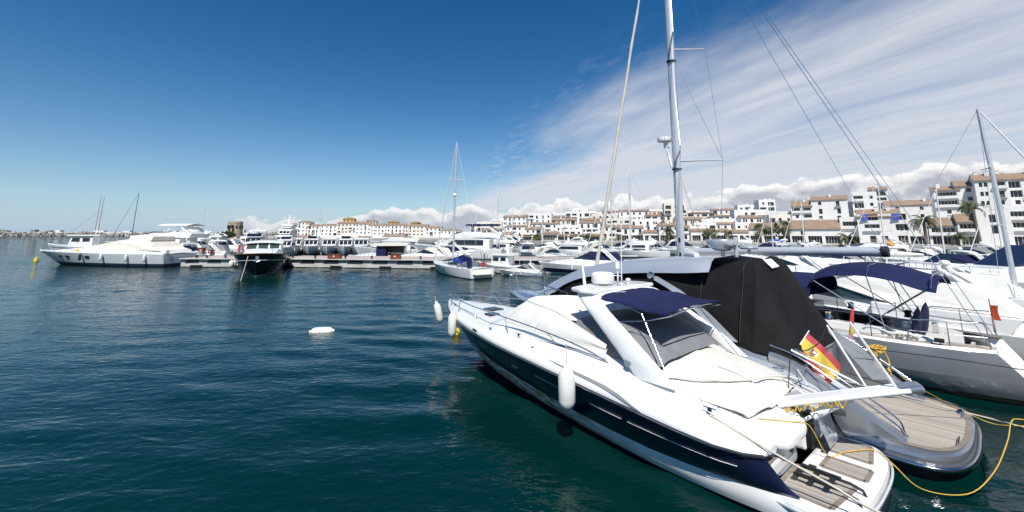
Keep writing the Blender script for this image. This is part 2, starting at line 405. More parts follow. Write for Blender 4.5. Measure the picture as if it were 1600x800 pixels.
# ------------------------------------------------------------------ water
def make_water():
    m = bpy.data.materials.new('water'); m.use_nodes = True; N = NT(m.node_tree); b = N.n['Principled BSDF']
    tc = N.node('ShaderNodeTexCoord').outputs['Object']
    n0 = N.noise(tc, .05, 3)
    c = N.mix(N.smooth(n0, .3, .7), (.0002, .0160, .0138), (.0003, .0215, .0180)); N.l.new(c, b.inputs['Base Color'])
    b.inputs['Roughness'].default_value = .045; b.inputs['IOR'].default_value = 1.333; b.inputs['Specular IOR Level'].default_value = .5
    def layer(ang, sx, sy, sc, det, dist):
        mp = N.node('ShaderNodeMapping', ins={'Rotation': (0, 0, R(ang)), 'Scale': (sx, sy, 1)}); N.l.new(tc, mp.inputs[0])
        return N.noise(mp.outputs[0], sc, det, .5, dist)
    a = layer(14, .42, 1.0, 2.2, 3, .4); d = layer(-22, .5, 1.0, 4.6, 3, .3); e = layer(5, .6, 1, 12, 2, .2)
    h = N.math('ADD', N.math('MULTIPLY', a, .46), N.math('ADD', N.math('MULTIPLY', d, .38), N.math('MULTIPLY', e, .05)))
    patch = N.noise(tc, .09, 3)
    bp = N.node('ShaderNodeBump', ins={'Strength': 1.0, 'Height': h})
    ln = N.node('ShaderNodeVectorMath', operation='LENGTH'); N.l.new(tc, ln.inputs[0])   # rougher water outside the shelter of the moorings
    N.l.new(N.math('ADD', N.math('ADD', .022, N.math('MULTIPLY', patch, .07)), N.math('ADD', N.math('MULTIPLY', N.smooth(ln.outputs['Value'], 16, 70), .10), N.math('MULTIPLY', N.smooth(ln.outputs['Value'], 45, 200), .8))), bp.inputs['Distance'])
    N.l.new(bp.outputs[0], b.inputs['Normal'])
    # near sheet with real wavelets, flat far sheet out to the horizon
    x0, x1, y0, y1, st = -118.0, 46.0, -6.0, 92.0, .28
    nx, ny = int((x1 - x0) / st) + 1, int((y1 - y0) / st) + 1
    X, Y = np.meshgrid(np.linspace(x0, x1, nx), np.linspace(y0, y1, ny))
    rs = np.random.RandomState(3); Z = np.zeros_like(X)
    for k in range(34):
        lam = rs.uniform(.85, 2.6); ang = R(rs.normal(78, 26)); amp = .0042 * lam ** .9 * rs.uniform(.5, 1.1)
        ph = rs.uniform(0, 6.28); kx, ky = math.cos(ang) * 6.283 / lam, math.sin(ang) * 6.283 / lam
        q = np.sin(X * kx + Y * ky + ph + .6 * np.sin(X * .13 + Y * .21 + k)); Z += amp * (q + .25 * q * q)
    env = .55 + .45 * np.sin(X * .11 + 1.2) * np.sin(Y * .09 + .4)
    ed = np.minimum(np.minimum(X - x0, x1 - X), np.minimum(Y - y0, y1 - Y)); Z *= env * np.clip(ed / 16.0, 0, 1)
    co = np.stack([X, Y, Z], -1).reshape(-1, 3)
    i = (np.arange(ny - 1)[:, None] * nx + np.arange(nx - 1)[None]).reshape(-1)
    fs = np.stack([i, i + 1, i + nx + 1, i + nx], -1)
    B = 14000.0; k = len(co)
    far = [(-B, -B, 0), (B, -B, 0), (B, B, 0), (-B, B, 0), (x0, y0, 0), (x1, y0, 0), (x1, y1, 0), (x0, y1, 0)]
    ff = [(0, 1, 5, 4), (1, 2, 6, 5), (2, 3, 7, 6), (3, 0, 4, 7)]
    me = bpy.data.meshes.new('water')
    me.from_pydata(np.vstack([co, np.array(far)]).tolist(), [], fs.tolist() + [tuple(a + k for a in f) for f in ff])
    me.materials.append(m); me.polygons.foreach_set('use_smooth', [True] * len(me.polygons)); me.update()
    tag(obj('water', me), 'dark blue green harbour water with fine ripples', kind='structure')
make_water()

# ------------------------------------------------------------------ land behind the harbour
QUAY = [(190, 62), (120, 100), (62, 140), (20, 172), (-40, 235), (-150, 300), (-190, 330), (-330, 420)]
def make_land():
    mb = MB(); poly = QUAY + [(-420, 900), (900, 900), (900, 62)]
    mb.prism(poly[::-1], -2, 1.35)
    tag(mb.build('quay_ground', M('paving')), 'paved quay along the waterfront houses', kind='structure')
make_land()
def near_quay():
    """the mooring quay behind the sterns of the near boats"""
    d, n, p = Vector((.77, .64, 0)), Vector((.64, -.77, 0)), Vector((7.8, 5.64, 0)); mb = MB()
    q = [p - d * 16, p + d * 16, p + d * 16 + n * 26, p - d * 16 + n * 26]; mb.prism([(a.x, a.y) for a in q], -2.5, 1.6)
    tag(mb.build('near_quay', M('concrete'), bevel=.06), 'concrete mooring quay behind the near boats', kind='structure')
near_quay()

def breakwater():
    t = thing('breakwater', 'long low rock breakwater on the horizon at far left', 'breakwater', (-1150, 760, 0), 0)
    mb = MB(); rr = random.Random(5)
    for i in range(900):
        x = rr.uniform(0, 860); f = rr.random(); y = x * .16 + f * 26; z = f * 6 + rr.uniform(-1, 1.2); s = rr.uniform(2.2, 5)
        mb.box((x, y, z), (s, s * rr.uniform(.6, 1), s * rr.uniform(.6, 1)), rr.uniform(0, 3), rr.uniform(0, 3), rr.uniform(0, 3))
    o = mb.build('rock_armour', M('rock'), t, fix=False); o['kind'] = 'stuff'
    mb = MB(); mb.loft([[(x, 22 + x * .16, 0), (x, 34 + x * .16, 0), (x, 34 + x * .16, 8), (x, 24 + x * .16, 8)] for x in (0, 430, 870)])
    mb.build('wall', M('concrete'), t)
    for k in range(26):
        b = MB(); w, h = rr.uniform(6, 16), rr.uniform(2, 4.5); x = rr.uniform(10, 850)
        b.box((x, 40 + x * .16, 8 + h / 2 - 2), (w, 8, h + 4)); b.build('quay_shed', M(rr.choice(['stucco', 'stucco2', 'rock'])), t)
breakwater()

def town_behind():
    """low hazy houses on the far shore seen over the breakwater are part of the shore"""
    pass

# ------------------------------------------------------------------ buildings
WIN_MESH = {}
def pane_mesh(w, h, mname):
    key = (round(w, 2), round(h, 2), mname)
    if key not in WIN_MESH:
        mb = MB(); mb.box((0, 0, 0), (w, .06, h)); WIN_MESH[key] = mb.mesh('window', M(mname))
    return WIN_MESH[key]
def frame_mesh(w, h, cols):
    key = ('f', round(w, 2), round(h, 2), cols)
    if key not in WIN_MESH:
        mb = MB(); t = .09
        for x in np.linspace(-w / 2 + t / 2, w / 2 - t / 2, cols + 1): mb.box((x, -.07, 0), (t, .07, h))
        mb.box((0, -.08, h / 2 - t / 2), (w, .05, t)); mb.box((0, -.08, -h / 2 + t / 2), (w, .05, t))
        WIN_MESH[key] = mb.mesh('frame', M('frame'))
    return WIN_MESH[key]

def facade(mb, W, Hh, Dp, ops):
    """walls of a box with recessed openings in the front (y = 0 plane, facing -y); ops = [(x0, x1, z0, z1, depth)]"""
    xs = sorted({0, W} | {o[0] for o in ops} | {o[1] for o in ops}); zs = sorted({0, Hh} | {o[2] for o in ops} | {o[3] for o in ops})
    for i in range(len(xs) - 1):
        for j in range(len(zs) - 1):
            cx, cz = (xs[i] + xs[i + 1]) / 2, (zs[j] + zs[j + 1]) / 2
            if any(o[0] < cx < o[1] and o[2] < cz < o[3] for o in ops): continue
            mb.add([(xs[i], 0, zs[j]), (xs[i + 1], 0, zs[j]), (xs[i + 1], 0, zs[j + 1]), (xs[i], 0, zs[j + 1])], [(0, 1, 2, 3)])
    for x0, x1, z0, z1, d in ops:
        vs = [(x0, 0, z0), (x1, 0, z0), (x1, 0, z1), (x0, 0, z1), (x0, d, z0), (x1, d, z0), (x1, d, z1), (x0, d, z1)]
        mb.add(vs, [(0, 4, 5, 1), (1, 5, 6, 2), (2, 6, 7, 3), (3, 7, 4, 0), (4, 7, 6, 5)])
    vs = [(0, 0, 0), (W, 0, 0), (W, 0, Hh), (0, 0, Hh), (0, Dp, 0), (W, Dp, 0), (W, Dp, Hh), (0, Dp, Hh)]
    mb.add(vs, [(1, 5, 6, 2), (5, 4, 7, 6), (4, 0, 3, 7), (3, 2, 6, 7)])

BLD = []
def building(label, u0, u1, veave, Y, rz=-30, roof='tile', rise=2.2, Dp=9, storey=3.0, bay=3.4, wall='stucco', seed=0, wmat='window',
             big=.25, name='house', group=None, ground_shop=True, chim=1, bal=.3, ops=None, blank=0, cat='house', wtop=None, tilt=None, dense=1.0):
    rr = random.Random(seed * 13 + 5); a0, a1 = (u0 - 800) / 647.6, (u1 - 800) / 647.6; r = R(rz); dx, dy = math.cos(r), math.sin(r)
    W = Y / ((dx - a1 * dy) / (a1 - a0) + dy / 2); t0 = Y - W * dy / 2
    zt = at_y((u0 + u1) / 2, veave, Y).z; Hh = zt - 1.3
    t = thing(name, label, cat, (a0 * t0, t0, 1.3), r, group)
    px = 640 / Y                                     # pixels of the 1600 wide frame per metre
    if ops is None:
        ops = []; nf = max(1, int((Hh - .3) / storey)); nb = max(1, int(round(W / bay))); bw = W / nb
        types = [rr.choice('wwwdbn') for _ in range(nb)]
        for fl in range(nf):
            z0 = Hh - (fl + 1) * storey - .1
            if z0 < .1 or fl > 5: break
            for k in range(nb):
                cx = (k + .5) * bw + rr.uniform(-.2, .2); ty = types[k] if rr.random() < .7 else rr.choice('wwdb')
                if rr.random() > dense: continue
                if rr.random() < big and bw > 2.6: ops.append((cx - bw * .38, cx + bw * .38, z0 + .25, z0 + 2.45, 1.3, 'L'))
                elif ty == 'w': ops.append((cx - .55, cx + .55, z0 + .95, z0 + 2.3, .3, 'w'))
                elif ty == 'd' or ty == 'b': ops.append((cx - .6, cx + .6, z0 + .2, z0 + 2.35, .35, 'd'))
                elif bw > 2.4: ops.append((cx - .95, cx - .15, z0 + .9, z0 + 2.3, .3, 'w')); ops.append((cx + .15, cx + .95, z0 + .9, z0 + 2.3, .3, 'w'))
    if 'quay' in label and seed != 15:               # dark shop fronts at street level
        ops = [o for o in ops if o[2] > 2.75]; n = max(1, int(W / 4.2)); bw = W / n
        ops += [((k + .5) * bw - bw * .41, (k + .5) * bw + bw * .41, .05, 2.55, .9, 's') for k in range(n)]
    mb = MB(); facade(mb, W, Hh, Dp, [o[:5] for o in ops])
    if roof == 'tile':      # gable ends
        for x in (0, W): mb.add([(x, 0, Hh), (x, Dp, Hh), (x, Dp * .5, Hh + rise - .12)], [(0, 1, 2)])
    mb.build('wall', M(wall), t, fix=False)
    if roof == 'tile':
        mb = MB(); o = .45
        for yy, s in ((-o, 1), (Dp + o, -1)):
            ze = Hh - rise * o / (Dp / 2) + .03
            rows = [[(-.15, yy, ze + .16), (W + .15, yy, ze + .16)], [(-.15, Dp / 2, Hh + rise + .16), (W + .15, Dp / 2, Hh + rise + .16)]]
            mb.slab(rows, .16)
        mb.build('roof', M('rooftile'), t)
    elif roof == 'shed':    # one slope down to the front
        mb = MB(); rows = [[(-.15, -.45, Hh + .05), (W + .15, -.45, Hh + .05)], [(-.15, Dp, Hh + rise), (W + .15, Dp, Hh + rise)]]
        mb.slab(rows, .16); mb.build('roof', M('rooftile'), t)
        mb = MB(); mb.prism([(0, .3), (W, .3), (W, Dp), (0, Dp)], Hh - .3, Hh - .02)
        for x in (0, W): mb.add([(x, 0, Hh), (x, Dp - .05, Hh), (x, Dp - .05, Hh + rise - .2)], [(0, 1, 2)])
        mb.build('upper_wall', M(wall), t, fix=False)
    elif roof == 'hip':
        mb = MB(); o = .5; q = min(Dp, W) * .45
        mb.add([(-o, -o, Hh), (W + o, -o, Hh), (W + o, Dp + o, Hh), (-o, Dp + o, Hh), (q, Dp / 2, Hh + rise), (W - q, Dp / 2, Hh + rise)],
               [(0, 1, 5, 4), (1, 2, 5), (2, 3, 4, 5), (3, 0, 4), (0, 3, 2, 1)]); mb.build('roof', M('rooftile'), t)
    else:                   # flat with parapet
        mb = MB()
        for c, d in (((W / 2, .1, Hh + .4), (W - .004, .2, .8)), ((W / 2, Dp - .1, Hh + .4), (W - .004, .2, .8)), ((.1, Dp / 2, Hh + .4), (.2, Dp - .44, .8)), ((W - .1, Dp / 2, Hh + .4), (.2, Dp - .44, .8))): mb.box(c, d)
        mb.build('parapet', M(wall), t)
    for (x0, x1, z0, z1, d, ty) in ops:
        w, h = x1 - x0, z1 - z0
        mn = 'windowbrown' if (ty in 'wd' and rr.random() < .3) else wmat
        p = obj('window', pane_mesh(w, h, mn), t); p.location = ((x0 + x1) / 2, d - .05, (z0 + z1) / 2)
        if w * px > 7:
            fr = obj('frame', frame_mesh(w, h, max(2, int(round(w / .8)))), p)
        if ty == 'L' and rr.random() < .85:          # loggia parapet or rail
            b = MB()
            if rr.random() < .6: b.box(((x0 + x1) / 2, -.25, z0 - .05), (w + .5, .9, .16)); b.box(((x0 + x1) / 2, -.66, z0 + .42), (w + .5, .1, .8)); mm = wall
            else:
                b.box(((x0 + x1) / 2, -.35, z0 - .05), (w + .5, 1.1, .16)); b.box(((x0 + x1) / 2, -.86, z0 + .9), (w + .5, .05, .05)); mm = 'railgrey'
                for x in np.arange(x0 - .2, x1 + .25, .32): b.box((x, -.86, z0 + .45), (.035, .035, .9))
            b.build('balcony', M(mm), t)
        elif ty == 'd' and rr.random() < bal:
            b = MB(); b.box(((x0 + x1) / 2, -.3, z0 - .08), (w + .8, .8, .14)); b.box(((x0 + x1) / 2, -.66, z0 + .85), (w + .8, .04, .05))
            for x in np.arange(x0 - .35, x1 + .4, .2): b.box((x, -.66, z0 + .42), (.03, .03, .86))
            b.build('balcony', M('railgrey'), t)
    for k in range(chim):
        b = MB(); x = rr.uniform(.15, .85) * W; y = Dp * rr.uniform(.3, .6); hz = Hh + (rise * .7 if roof in ('tile', 'hip', 'shed') else .2)
        b.box((x, y, hz + .5), (.9, .7, 1.9)); b.box((x, y, hz + 1.5), (1.15, .95, .16)); b.build('chimney', M(wall), t)
    BLD.append((t, W, Hh)); return t, W, Hh

# right-hand waterfront: front row and the taller rows behind
WN, WT = 'window', 'stucco'
E = lambda *a: a
def right_row():
    b = building
    # back row, tall white blocks
    b('tall white apartment block with grey terraces at top, left of the chimneyed block', 1196, 1252, 333, 190, -40, 'flat', bay=4, big=.5, seed=1, chim=0, cat='apartment block', name='apartment_block')
    b('white apartment block with tiled gable and arched balcony above the palms', 1240, 1274, 322, 178, -40, 'tile', 2.6, bay=4.5, big=.35, seed=2, cat='apartment block', name='apartment_block')
    b('plain tall white block with small brown windows above the gabled quay house', 1272, 1330, 312, 172, -40, 'tile', 1.8, bay=5.5, big=.0, seed=3, wmat='windowbrown', cat='apartment block', name='apartment_block')
    b('white block with roof terraces stepped behind the blue awning house', 1322, 1350, 318, 180, -40, 'flat', bay=3.5, big=.5, seed=4, cat='apartment block', name='apartment_block')
    b('tall white tower block with loggia behind the blue awning house', 1338, 1378, 303, 172, -40, 'flat', bay=4.6, big=.55, seed=5, cat='apartment block', name='apartment_block')
    b('slim white stair tower with small tiled cap on the skyline', 1366, 1396, 296, 184, -40, 'tile', 1.5, bay=4.4, big=.1, seed=6, cat='tower', name='stair_tower')
    b('low white block with long brown tiled roof behind the feathery palm', 1388, 1466, 320, 165, -40, 'tile', 2.0, bay=7, big=.25, seed=7, cat='apartment block', name='apartment_block')
    b('white apartment block with row of five small windows left of the dark mast', 1468, 1512, 297, 142, -40, 'shed', 2.0, bay=4.5, big=.35, seed=8, chim=2, cat='apartment block', name='apartment_block')
    b('white apartment block with brown roof just left of the second mast', 1504, 1548, 290, 139, -40, 'tile', 2.2, bay=5, big=.15, seed=9, cat='apartment block', name='apartment_block')
    b('tall white apartment block with chimneys behind the second mast', 1536, 1590, 281, 133, -40, 'tile', 2.4, bay=4.6, big=.2, seed=10, chim=3, cat='apartment block', name='apartment_block')
    b('tall white apartment block cut by the right edge of the view', 1586, 1640, 279, 130, -40, 'tile', 2.2, bay=4.2, big=.45, seed=11, cat='apartment block', name='apartment_block')
    # front row
    b('white quay house with blue shop canopy behind the three palms', 1170, 1236, 357, 152, -40, 'tile', 2.0, bay=4.2, big=.3, seed=12, Dp=8)
    b('white gabled quay house with orange roof and two loggia windows', 1234, 1314, 357, 138, -40, 'tile', 2.8, bay=6, big=.75, seed=13, Dp=10)
    b('white quay house with wide dark loggias left of the blue awnings', 1314, 1346, 343, 134, -40, 'flat', bay=7, big=.9, seed=14, chim=0)
    t, W, Hh = b('white quay house with two blue window awnings under orange tiles', 1342, 1412, 338, 128, -40, 'tile', 2.3, seed=15, Dp=9,
      ops=[(1.2, 5, 7.4, 9.3, .8, 'w'), (8.4, 11.4, 7.4, 9.3, .8, 'w'), (1.6, 5.2, 4.2, 6.2, 1.0, 'L'), (8.8, 11.6, 4.2, 6.2, 1.0, 'L'), (2.6, 4, .6, 2.6, .4, 'd'), (5.4, 6.8, .6, 2.6, .4, 'd'), (9, 11.2, .5, 2.7, .5, 'd')], chim=2)
    for x in (1.0, 8.2):
        a = MB(); a.slab([[(x, -.06, 9.35), (x + 1.9, -.06, 9.35)], [(x - .1, -.75, 7.5), (x + 1.75, -.5, 7.5)]], .03); a.build('awning', M('bluecanvas'), t)
    b('white quay house with broad dark balconies right of the blue awnings', 1412, 1450, 358, 126, -40, 'flat', bay=8, big=1, seed=16, chim=0, Dp=9)
    b('white quay house with striped loggia windows below the orange roof', 1452, 1502, 352, 122, -40, 'tile', 2.2, bay=8, big=1, seed=17, Dp=8)
    b('white quay house with orange roof left of the leaning palm trunk', 1498, 1534, 346, 118, -40, 'tile', 2.2, bay=5.2, big=.3, seed=18, Dp=8, chim=0)
    b('plain white stepped house right of the leaning palm trunk', 1530, 1584, 331, 114, -40, 'flat', bay=5.5, big=.1, seed=19, Dp=8, chim=0)
    b('white quay house with wide dark loggias at the right edge', 1576, 1650, 326, 111, -40, 'flat', bay=6, big=1, seed=20, Dp=8, chim=0)
right_row()

def middle_rows():
    b = building
    # (u0, u1, eave v, Y, roof, what)
    rows = [
     (1040, 1076, 327, 232, 'flat', 'tall white cube block right of the great mast', .15),
     (1010, 1050, 345, 240, 'tile', 'white house with tiled gable left of the great mast', .2),
     (968, 1016, 338, 250, 'tile', 'tall white house with roof dome on the skyline', .2),
     (1076, 1120, 341, 250, 'hip', 'low brown roofed block right of the white cube', .6),
     (1112, 1156, 346, 236, 'hip', 'brown roofed terrace block behind the round palm', .6),
     (1150, 1200, 338, 225, 'flat', 'white terrace block left of the tall grey terraces', .4),
     (925, 972, 344, 262, 'flat', 'white terraced block above the cream house row', .3),
     (884, 932, 340, 275, 'flat', 'white skyline block with thin roof aerial', .35),
     (846, 888, 347, 285, 'tile', 'white skyline house with a long tiled roof', .3),
     (806, 850, 349, 300, 'flat', 'white stepped flats on the skyline above the moored trawler', .35),
     (768, 810, 352, 320, 'flat', 'white stepped flats left of the skyline flats with roof terrace', .4),
     (735, 772, 360, 335, 'tile', 'small pale houses at the gap in the skyline', .3),
    ]
    for i, (u0, u1, v, Y, rf, lab, big) in enumerate(rows):
        b(lab, u0, u1, v - 8, Y, -14, rf, 1.1, bay=3.8, big=big, seed=40 + i, wall='stucco' if i % 3 else 'stucco2', cat='apartment block', name='apartment_block', chim=1 + i % 2, dense=.85)
    mid = [
     (1028, 1078, 363, 205, 'tile', 'white house behind the foot of the great mast'),
     (1074, 1104, 364, 205, 'flat', 'white house with terrace behind the silver horn'),
     (1098, 1160, 352, 215, 'flat', 'broad white house wall behind the round palm'),
     (1150, 1182, 358, 205, 'flat', 'white house with dark shopfront beside the palms'),
     (942, 990, 362, 222, 'tile', 'white house with shuttered windows behind the thin white mast'),
     (905, 946, 356, 232, 'tile', 'cream house with two floors of brown balconies'),
     (868, 908, 362, 238, 'flat', 'white house with open roof terrace behind the furled sail'),
     (830, 872, 358, 246, 'tile', 'white house with orange roof stepped above the quay cottages'),
     (790, 834, 362, 258, 'tile', 'white house with low orange roof above the moored trawler'),
     (752, 794, 367, 275, 'tile', 'white cottage with orange roof beside the dry palm'),
     (716, 756, 372, 290, 'flat', 'small white flats behind the sailing boat stern'),
    ]
    for i, (u0, u1, v, Y, rf, lab) in enumerate(mid):
        b(lab, u0, u1, v - 8, Y, -14, rf, 1.0, bay=3.6, big=.35, seed=70 + i, Dp=9, dense=.9)
    front = [
     (1136, 1172, 371, 176, 'white quay house with dark arcade left of the three palms'),
     (1108, 1140, 369, 180, 'low white quay house with orange gable beside the round palm'),
     (1080, 1112, 369, 184, 'low white quay house with brown balcony roof'),
     (1030, 1062, 360, 184, 'white quay house with three stacked balconies beside the great mast'),
     (1005, 1032, 371, 188, 'small white quay house with grid windows under an orange roof'),
     (962, 1006, 364, 192, 'white quay house with arched shutters behind the thin mast'),
     (915, 940, 377, 196, 'low white quay cottage with dark awning right of the furled sail'),
     (870, 906, 377, 202, 'low white quay cottage with orange roof left of the furled sail'),
     (846, 872, 373, 206, 'white gabled quay cottage between two orange roofs'),
     (800, 848, 378, 212, 'long low white quay cottage with orange roof near the trawler'),
    ]
    for i, (u0, u1, v, Y, lab) in enumerate(front):
        b(lab, u0, u1, v - 8, Y, -14, 'tile', 1.0, bay=3.3, big=.35, seed=90 + i, Dp=6, chim=i % 2)
middle_rows()
def infill_rows():
    for i, (u0, u1, v, Y, rf) in enumerate([(745, 785, 356, 300, 'flat'), (786, 822, 347, 290, 'tile'), (826, 862, 343, 268, 'flat'), (862, 900, 352, 262, 'tile'), (896, 920, 335, 282, 'flat'), (908, 950, 352, 248, 'tile'), (948, 985, 351, 244, 'flat'), (986, 1030, 352, 226, 'flat'),
            (1000, 1034, 341, 256, 'tile'), (1056, 1100, 351, 224, 'tile'), (1118, 1150, 358, 212, 'tile'), (1160, 1204, 348, 204, 'tile'), (1204, 1240, 346, 182, 'flat'), (820, 846, 366, 232, 'tile'), (880, 910, 368, 222, 'flat'), (930, 962, 371, 208, 'flat'), (760, 800, 374, 246, 'tile'), (1086, 1120, 358, 206, 'flat')]):
        building('%s from the left of the small white infill houses in the middle hillside' % ORD[[0, 2, 4, 5, 7, 8, 10, 12, 11, 13, 15, 16, 17, 3, 6, 9, 1, 14][i]], u0, u1, v - 8, Y, -14, rf, 1.3, bay=3.4, big=.3, seed=200 + i, Dp=8, group='white infill houses', wall='stucco' if i % 3 else 'stucco2')
    for i, (u0, u1, v, Y, rf) in enumerate([(752, 782, 348, 345, 'flat'), (780, 818, 342, 340, 'flat'), (816, 850, 337, 330, 'tile'), (852, 884, 335, 325, 'flat'), (906, 944, 333, 315, 'flat'), (942, 980, 331, 305, 'tile'), (1012, 1040, 329, 300, 'flat'), (1076, 1118, 331, 290, 'flat'), (1116, 1160, 328, 280, 'tile'), (1156, 1200, 322, 262, 'flat'), (1190, 1216, 314, 240, 'flat')]):
        building('%s from the left of the pale flats on the hill crest' % ORD[i], u0, u1, v, Y, -14, rf, 1.1, bay=3.8, big=.3, seed=240 + i, Dp=9, group='pale flats on the crest', cat='apartment block', name='apartment_block', chim=2)
infill_rows()

def long_block():
    b = building; G_ = 'wings of the long apartment block'
    segs = [(446, 466, 351, 'hip'), (464, 482, 347, 'hip'), (480, 504, 353, 'tile'), (500, 526, 352, 'hip'), (526, 556, 349, 'tile'), (554, 580, 350, 'tile'),
            (578, 606, 352, 'tile'), (604, 634, 352, 'tile'), (632, 668, 353, 'tile'), (664, 690, 356, 'tile'), (688, 722, 360, 'hip')]
    for i, (u0, u1, v, rf) in enumerate(segs):
        b('upper wing of the long white apartment block, %s from the left' % ORD[i], u0, u1, v, 360, 4, rf, 1.5, Dp=12, bay=3.3, big=.10, seed=120 + i, group=G_, cat='apartment block', name='apartment_block', chim=0, bal=.1, wall='stucco' if i % 4 else 'stucco2')
    for i, (u0, u1, v, c) in enumerate([(534, 552, 339, 'ochre'), (572, 587, 342, 'stucco2'), (605, 621, 344, 'ochre'), (641, 656, 345, 'ochre'), (504, 518, 350, 'ochre'), (700, 716, 356, 'ochre')]):
        b('%s roof turret from the left on the long apartment block' % ORD[[1, 2, 3, 4, 0, 5][i]], u0, u1, v + 3, 366, 4, 'hip', 1.4, Dp=7, bay=3, big=.2, seed=140 + i, cat='turret', name='roof_turret', wall=c, chim=0, group='roof turrets of the long block')
    lows = [(452, 482, 371), (480, 504, 374), (502, 530, 376), (530, 560, 370), (556, 584, 372), (582, 600, 368), (598, 632, 369), (630, 656, 376), (654, 684, 377), (682, 716, 374)]
    for i, (u0, u1, v) in enumerate(lows):
        b('lower front wing of the long white block, %s from the left' % ORD[i], u0, u1, v, 335, 4, 'tile' if i % 2 == 0 else 'flat', 1.6, Dp=10, bay=3.8, big=.3, seed=160 + i, group='lower wings of the long block', cat='apartment block', name='apartment_block', chim=0)
long_block()

# ------------------------------------------------------------------ watch tower
def watch_tower():
    Y = 250; x = xa(366.5, Y); t = thing('watch_tower', 'round tapering stone watch tower with arched openings near the top', 'tower', (x, Y, 1.3)); k = Y / 640
    zt = at_y(366, 346, Y).z - 1.3; r0, r1 = 11.2 * k, 9.6 * k
    mb = MB(); mb.lathe([(r0, 0), (r1 * 1.04, zt * .6), (r1, zt - 1.4), (r1 * 1.03, zt - 1.3), (r1 * 1.03, zt - .9), (r1, zt - .85), (r1, zt), (r1 - .5, zt), (r1 - .5, zt - .8), (.01, zt - .8)], n=40)
    mb.build('shaft', M('stone'), t, smooth=40)
    for k2 in range(14):
        a = 2 * math.pi * k2 / 14 + .1; b = MB(); h = 1.9
        b.prism([(-.42, 0), (.42, 0), (.42, h * .65), (.25, h * .95), (0, h), (-.25, h * .95), (-.42, h * .65)], -.3, .3)
        o = b.build('arched_opening', M('dark'), t); o.location = (math.cos(a) * r1, math.sin(a) * r1, zt - 4.2); o.rotation_euler = (R(90), 0, a + R(90))
    for k2, (a, z) in enumerate([(-100, .55), (-70, .5), (-120, .3), (-60, .25), (-90, .3), (-80, .72), (-115, .7)]):
        b = MB(); b.box((0, 0, 0), (1.0, .5, 1.7)); o = b.build('window', M('dark'), t); rr_ = r0 + (r1 - r0) * z
        o.location = (math.cos(R(a)) * rr_, math.sin(R(a)) * rr_, z * zt); o.rotation_euler = (0, 0, R(a + 90))
    b = MB(); b.tube([(0, 0, zt - 1), (0, 0, zt + 5)], .12, 5); b.build('flag_pole', M('mastwhite'), t)
watch_tower()

# ------------------------------------------------------------------ palms and bushes
def frond(mb, L, a, el, rr, droop, wid, tw=0):
    d = Vector((math.cos(a), math.sin(a), 0)); n = 13; P = []
    e = el; p = Vector((0, 0, 0))
    for i in range(n + 1):
        P.append(p.copy()); p = p + (d * math.cos(e) + Vector((0, 0, 1)) * math.sin(e)) * (L / n); e -= droop / n * (1 + i / n)
    side = Vector((-d.y, d.x, 0))
    for i in range(1, n):
        t = i / n; w = wid * math.sin(math.pi * min(1, t * .92 + .08)) ** .6 * rr.uniform(.8, 1.1); seg = (P[i + 1] - P[i])
        for s in (-1, 1):
            for q in (0, .5):
                b0 = P[i] + seg * q; tip = b0 + side * (s * w) + seg * .9 - Vector((0, 0, w * rr.uniform(.25, .7)))
                mb.add([b0, b0 + seg * .42, tip], [(0, 1, 2)])
    mb.tube([P[0], P[n // 2], P[n]], [.05, .03, .01], 3, cap=False)
def palm_parts(kind, seed):
    rr = random.Random(seed); cr = MB()
    if kind == 'feather':
        for k in range(34):
            el = rr.uniform(-.35, 1.35); frond(cr, rr.uniform(2.9, 3.8), rr.uniform(0, 6.28), el, rr, rr.uniform(1.1, 2.0), .62)
    elif kind == 'fan':
        for k in range(46):
            a, e = rr.uniform(0, 6.28), math.asin(rr.uniform(-.75, 1)); d = Vector((math.cos(a) * math.cos(e), math.sin(a) * math.cos(e), math.sin(e)))
            b0 = d * rr.uniform(.8, 1.5); s1 = d.orthogonal().normalized(); s2 = d.cross(s1)
            for q in range(9):
                an = (q - 4) * .28; w = (d * math.cos(an) + s1 * math.sin(an)) * 1.25; w2 = (d * math.cos(an + .16) + s1 * math.sin(an + .16))
                cr.add([b0, b0 + w * .95, b0 + w2 * .8 - Vector((0, 0, .1))], [(0, 1, 2)])
            cr.tube([(0, 0, 0), b0], .025, 3, cap=False)
    return cr.mesh('crown', M('palm'), fix=False)
CROWNS = {('feather', 0): palm_parts('feather', 1), ('feather', 1): palm_parts('feather', 2), ('fan', 0): palm_parts('fan', 3), ('fan', 1): palm_parts('fan', 4)}
def palm(label, u, vtop, Y, kind, size=1.0, lean=0, seed=0):
    x = xa(u, Y); z = at_y(u, vtop, Y).z - (1.8 if kind == 'feather' else 1.6) * size
    t = thing('palm_tree', label, 'palm tree', (x, Y, 1.35)); h = max(1.5, z - 1.35)
    mb = MB(); pts = [(-lean * h, 0, 0), (-lean * h * .7, 0, h * .35), (-lean * h * .3, 0, h * .7), (0, 0, h)]
    n = 14; C = curve(pts, 5); mb.tube(C, [.34 * size - .12 * size * i / len(C) + (.03 if i % 2 else 0) for i in range(len(C))], 8); mb.build('trunk', M('trunk'), t, smooth=50)
    c = obj('crown', CROWNS[(kind, seed % 2)], t); c.location = (0, 0, h); c.scale = (size,) * 3; c.rotation_euler = (0, 0, seed * 1.7)
palm('tall palm with long leaning trunk and upswept fronds near the second mast', 1526, 312, 112, 'feather', 1.15, -.06, 1)
palm('feathery palm with arching fronds right of the blue awning house', 1446, 333, 116, 'feather', 1.25, .0, 2)
palm('small palm before the striped loggia windows', 1496, 362, 112, 'feather', .9, .03, 3)
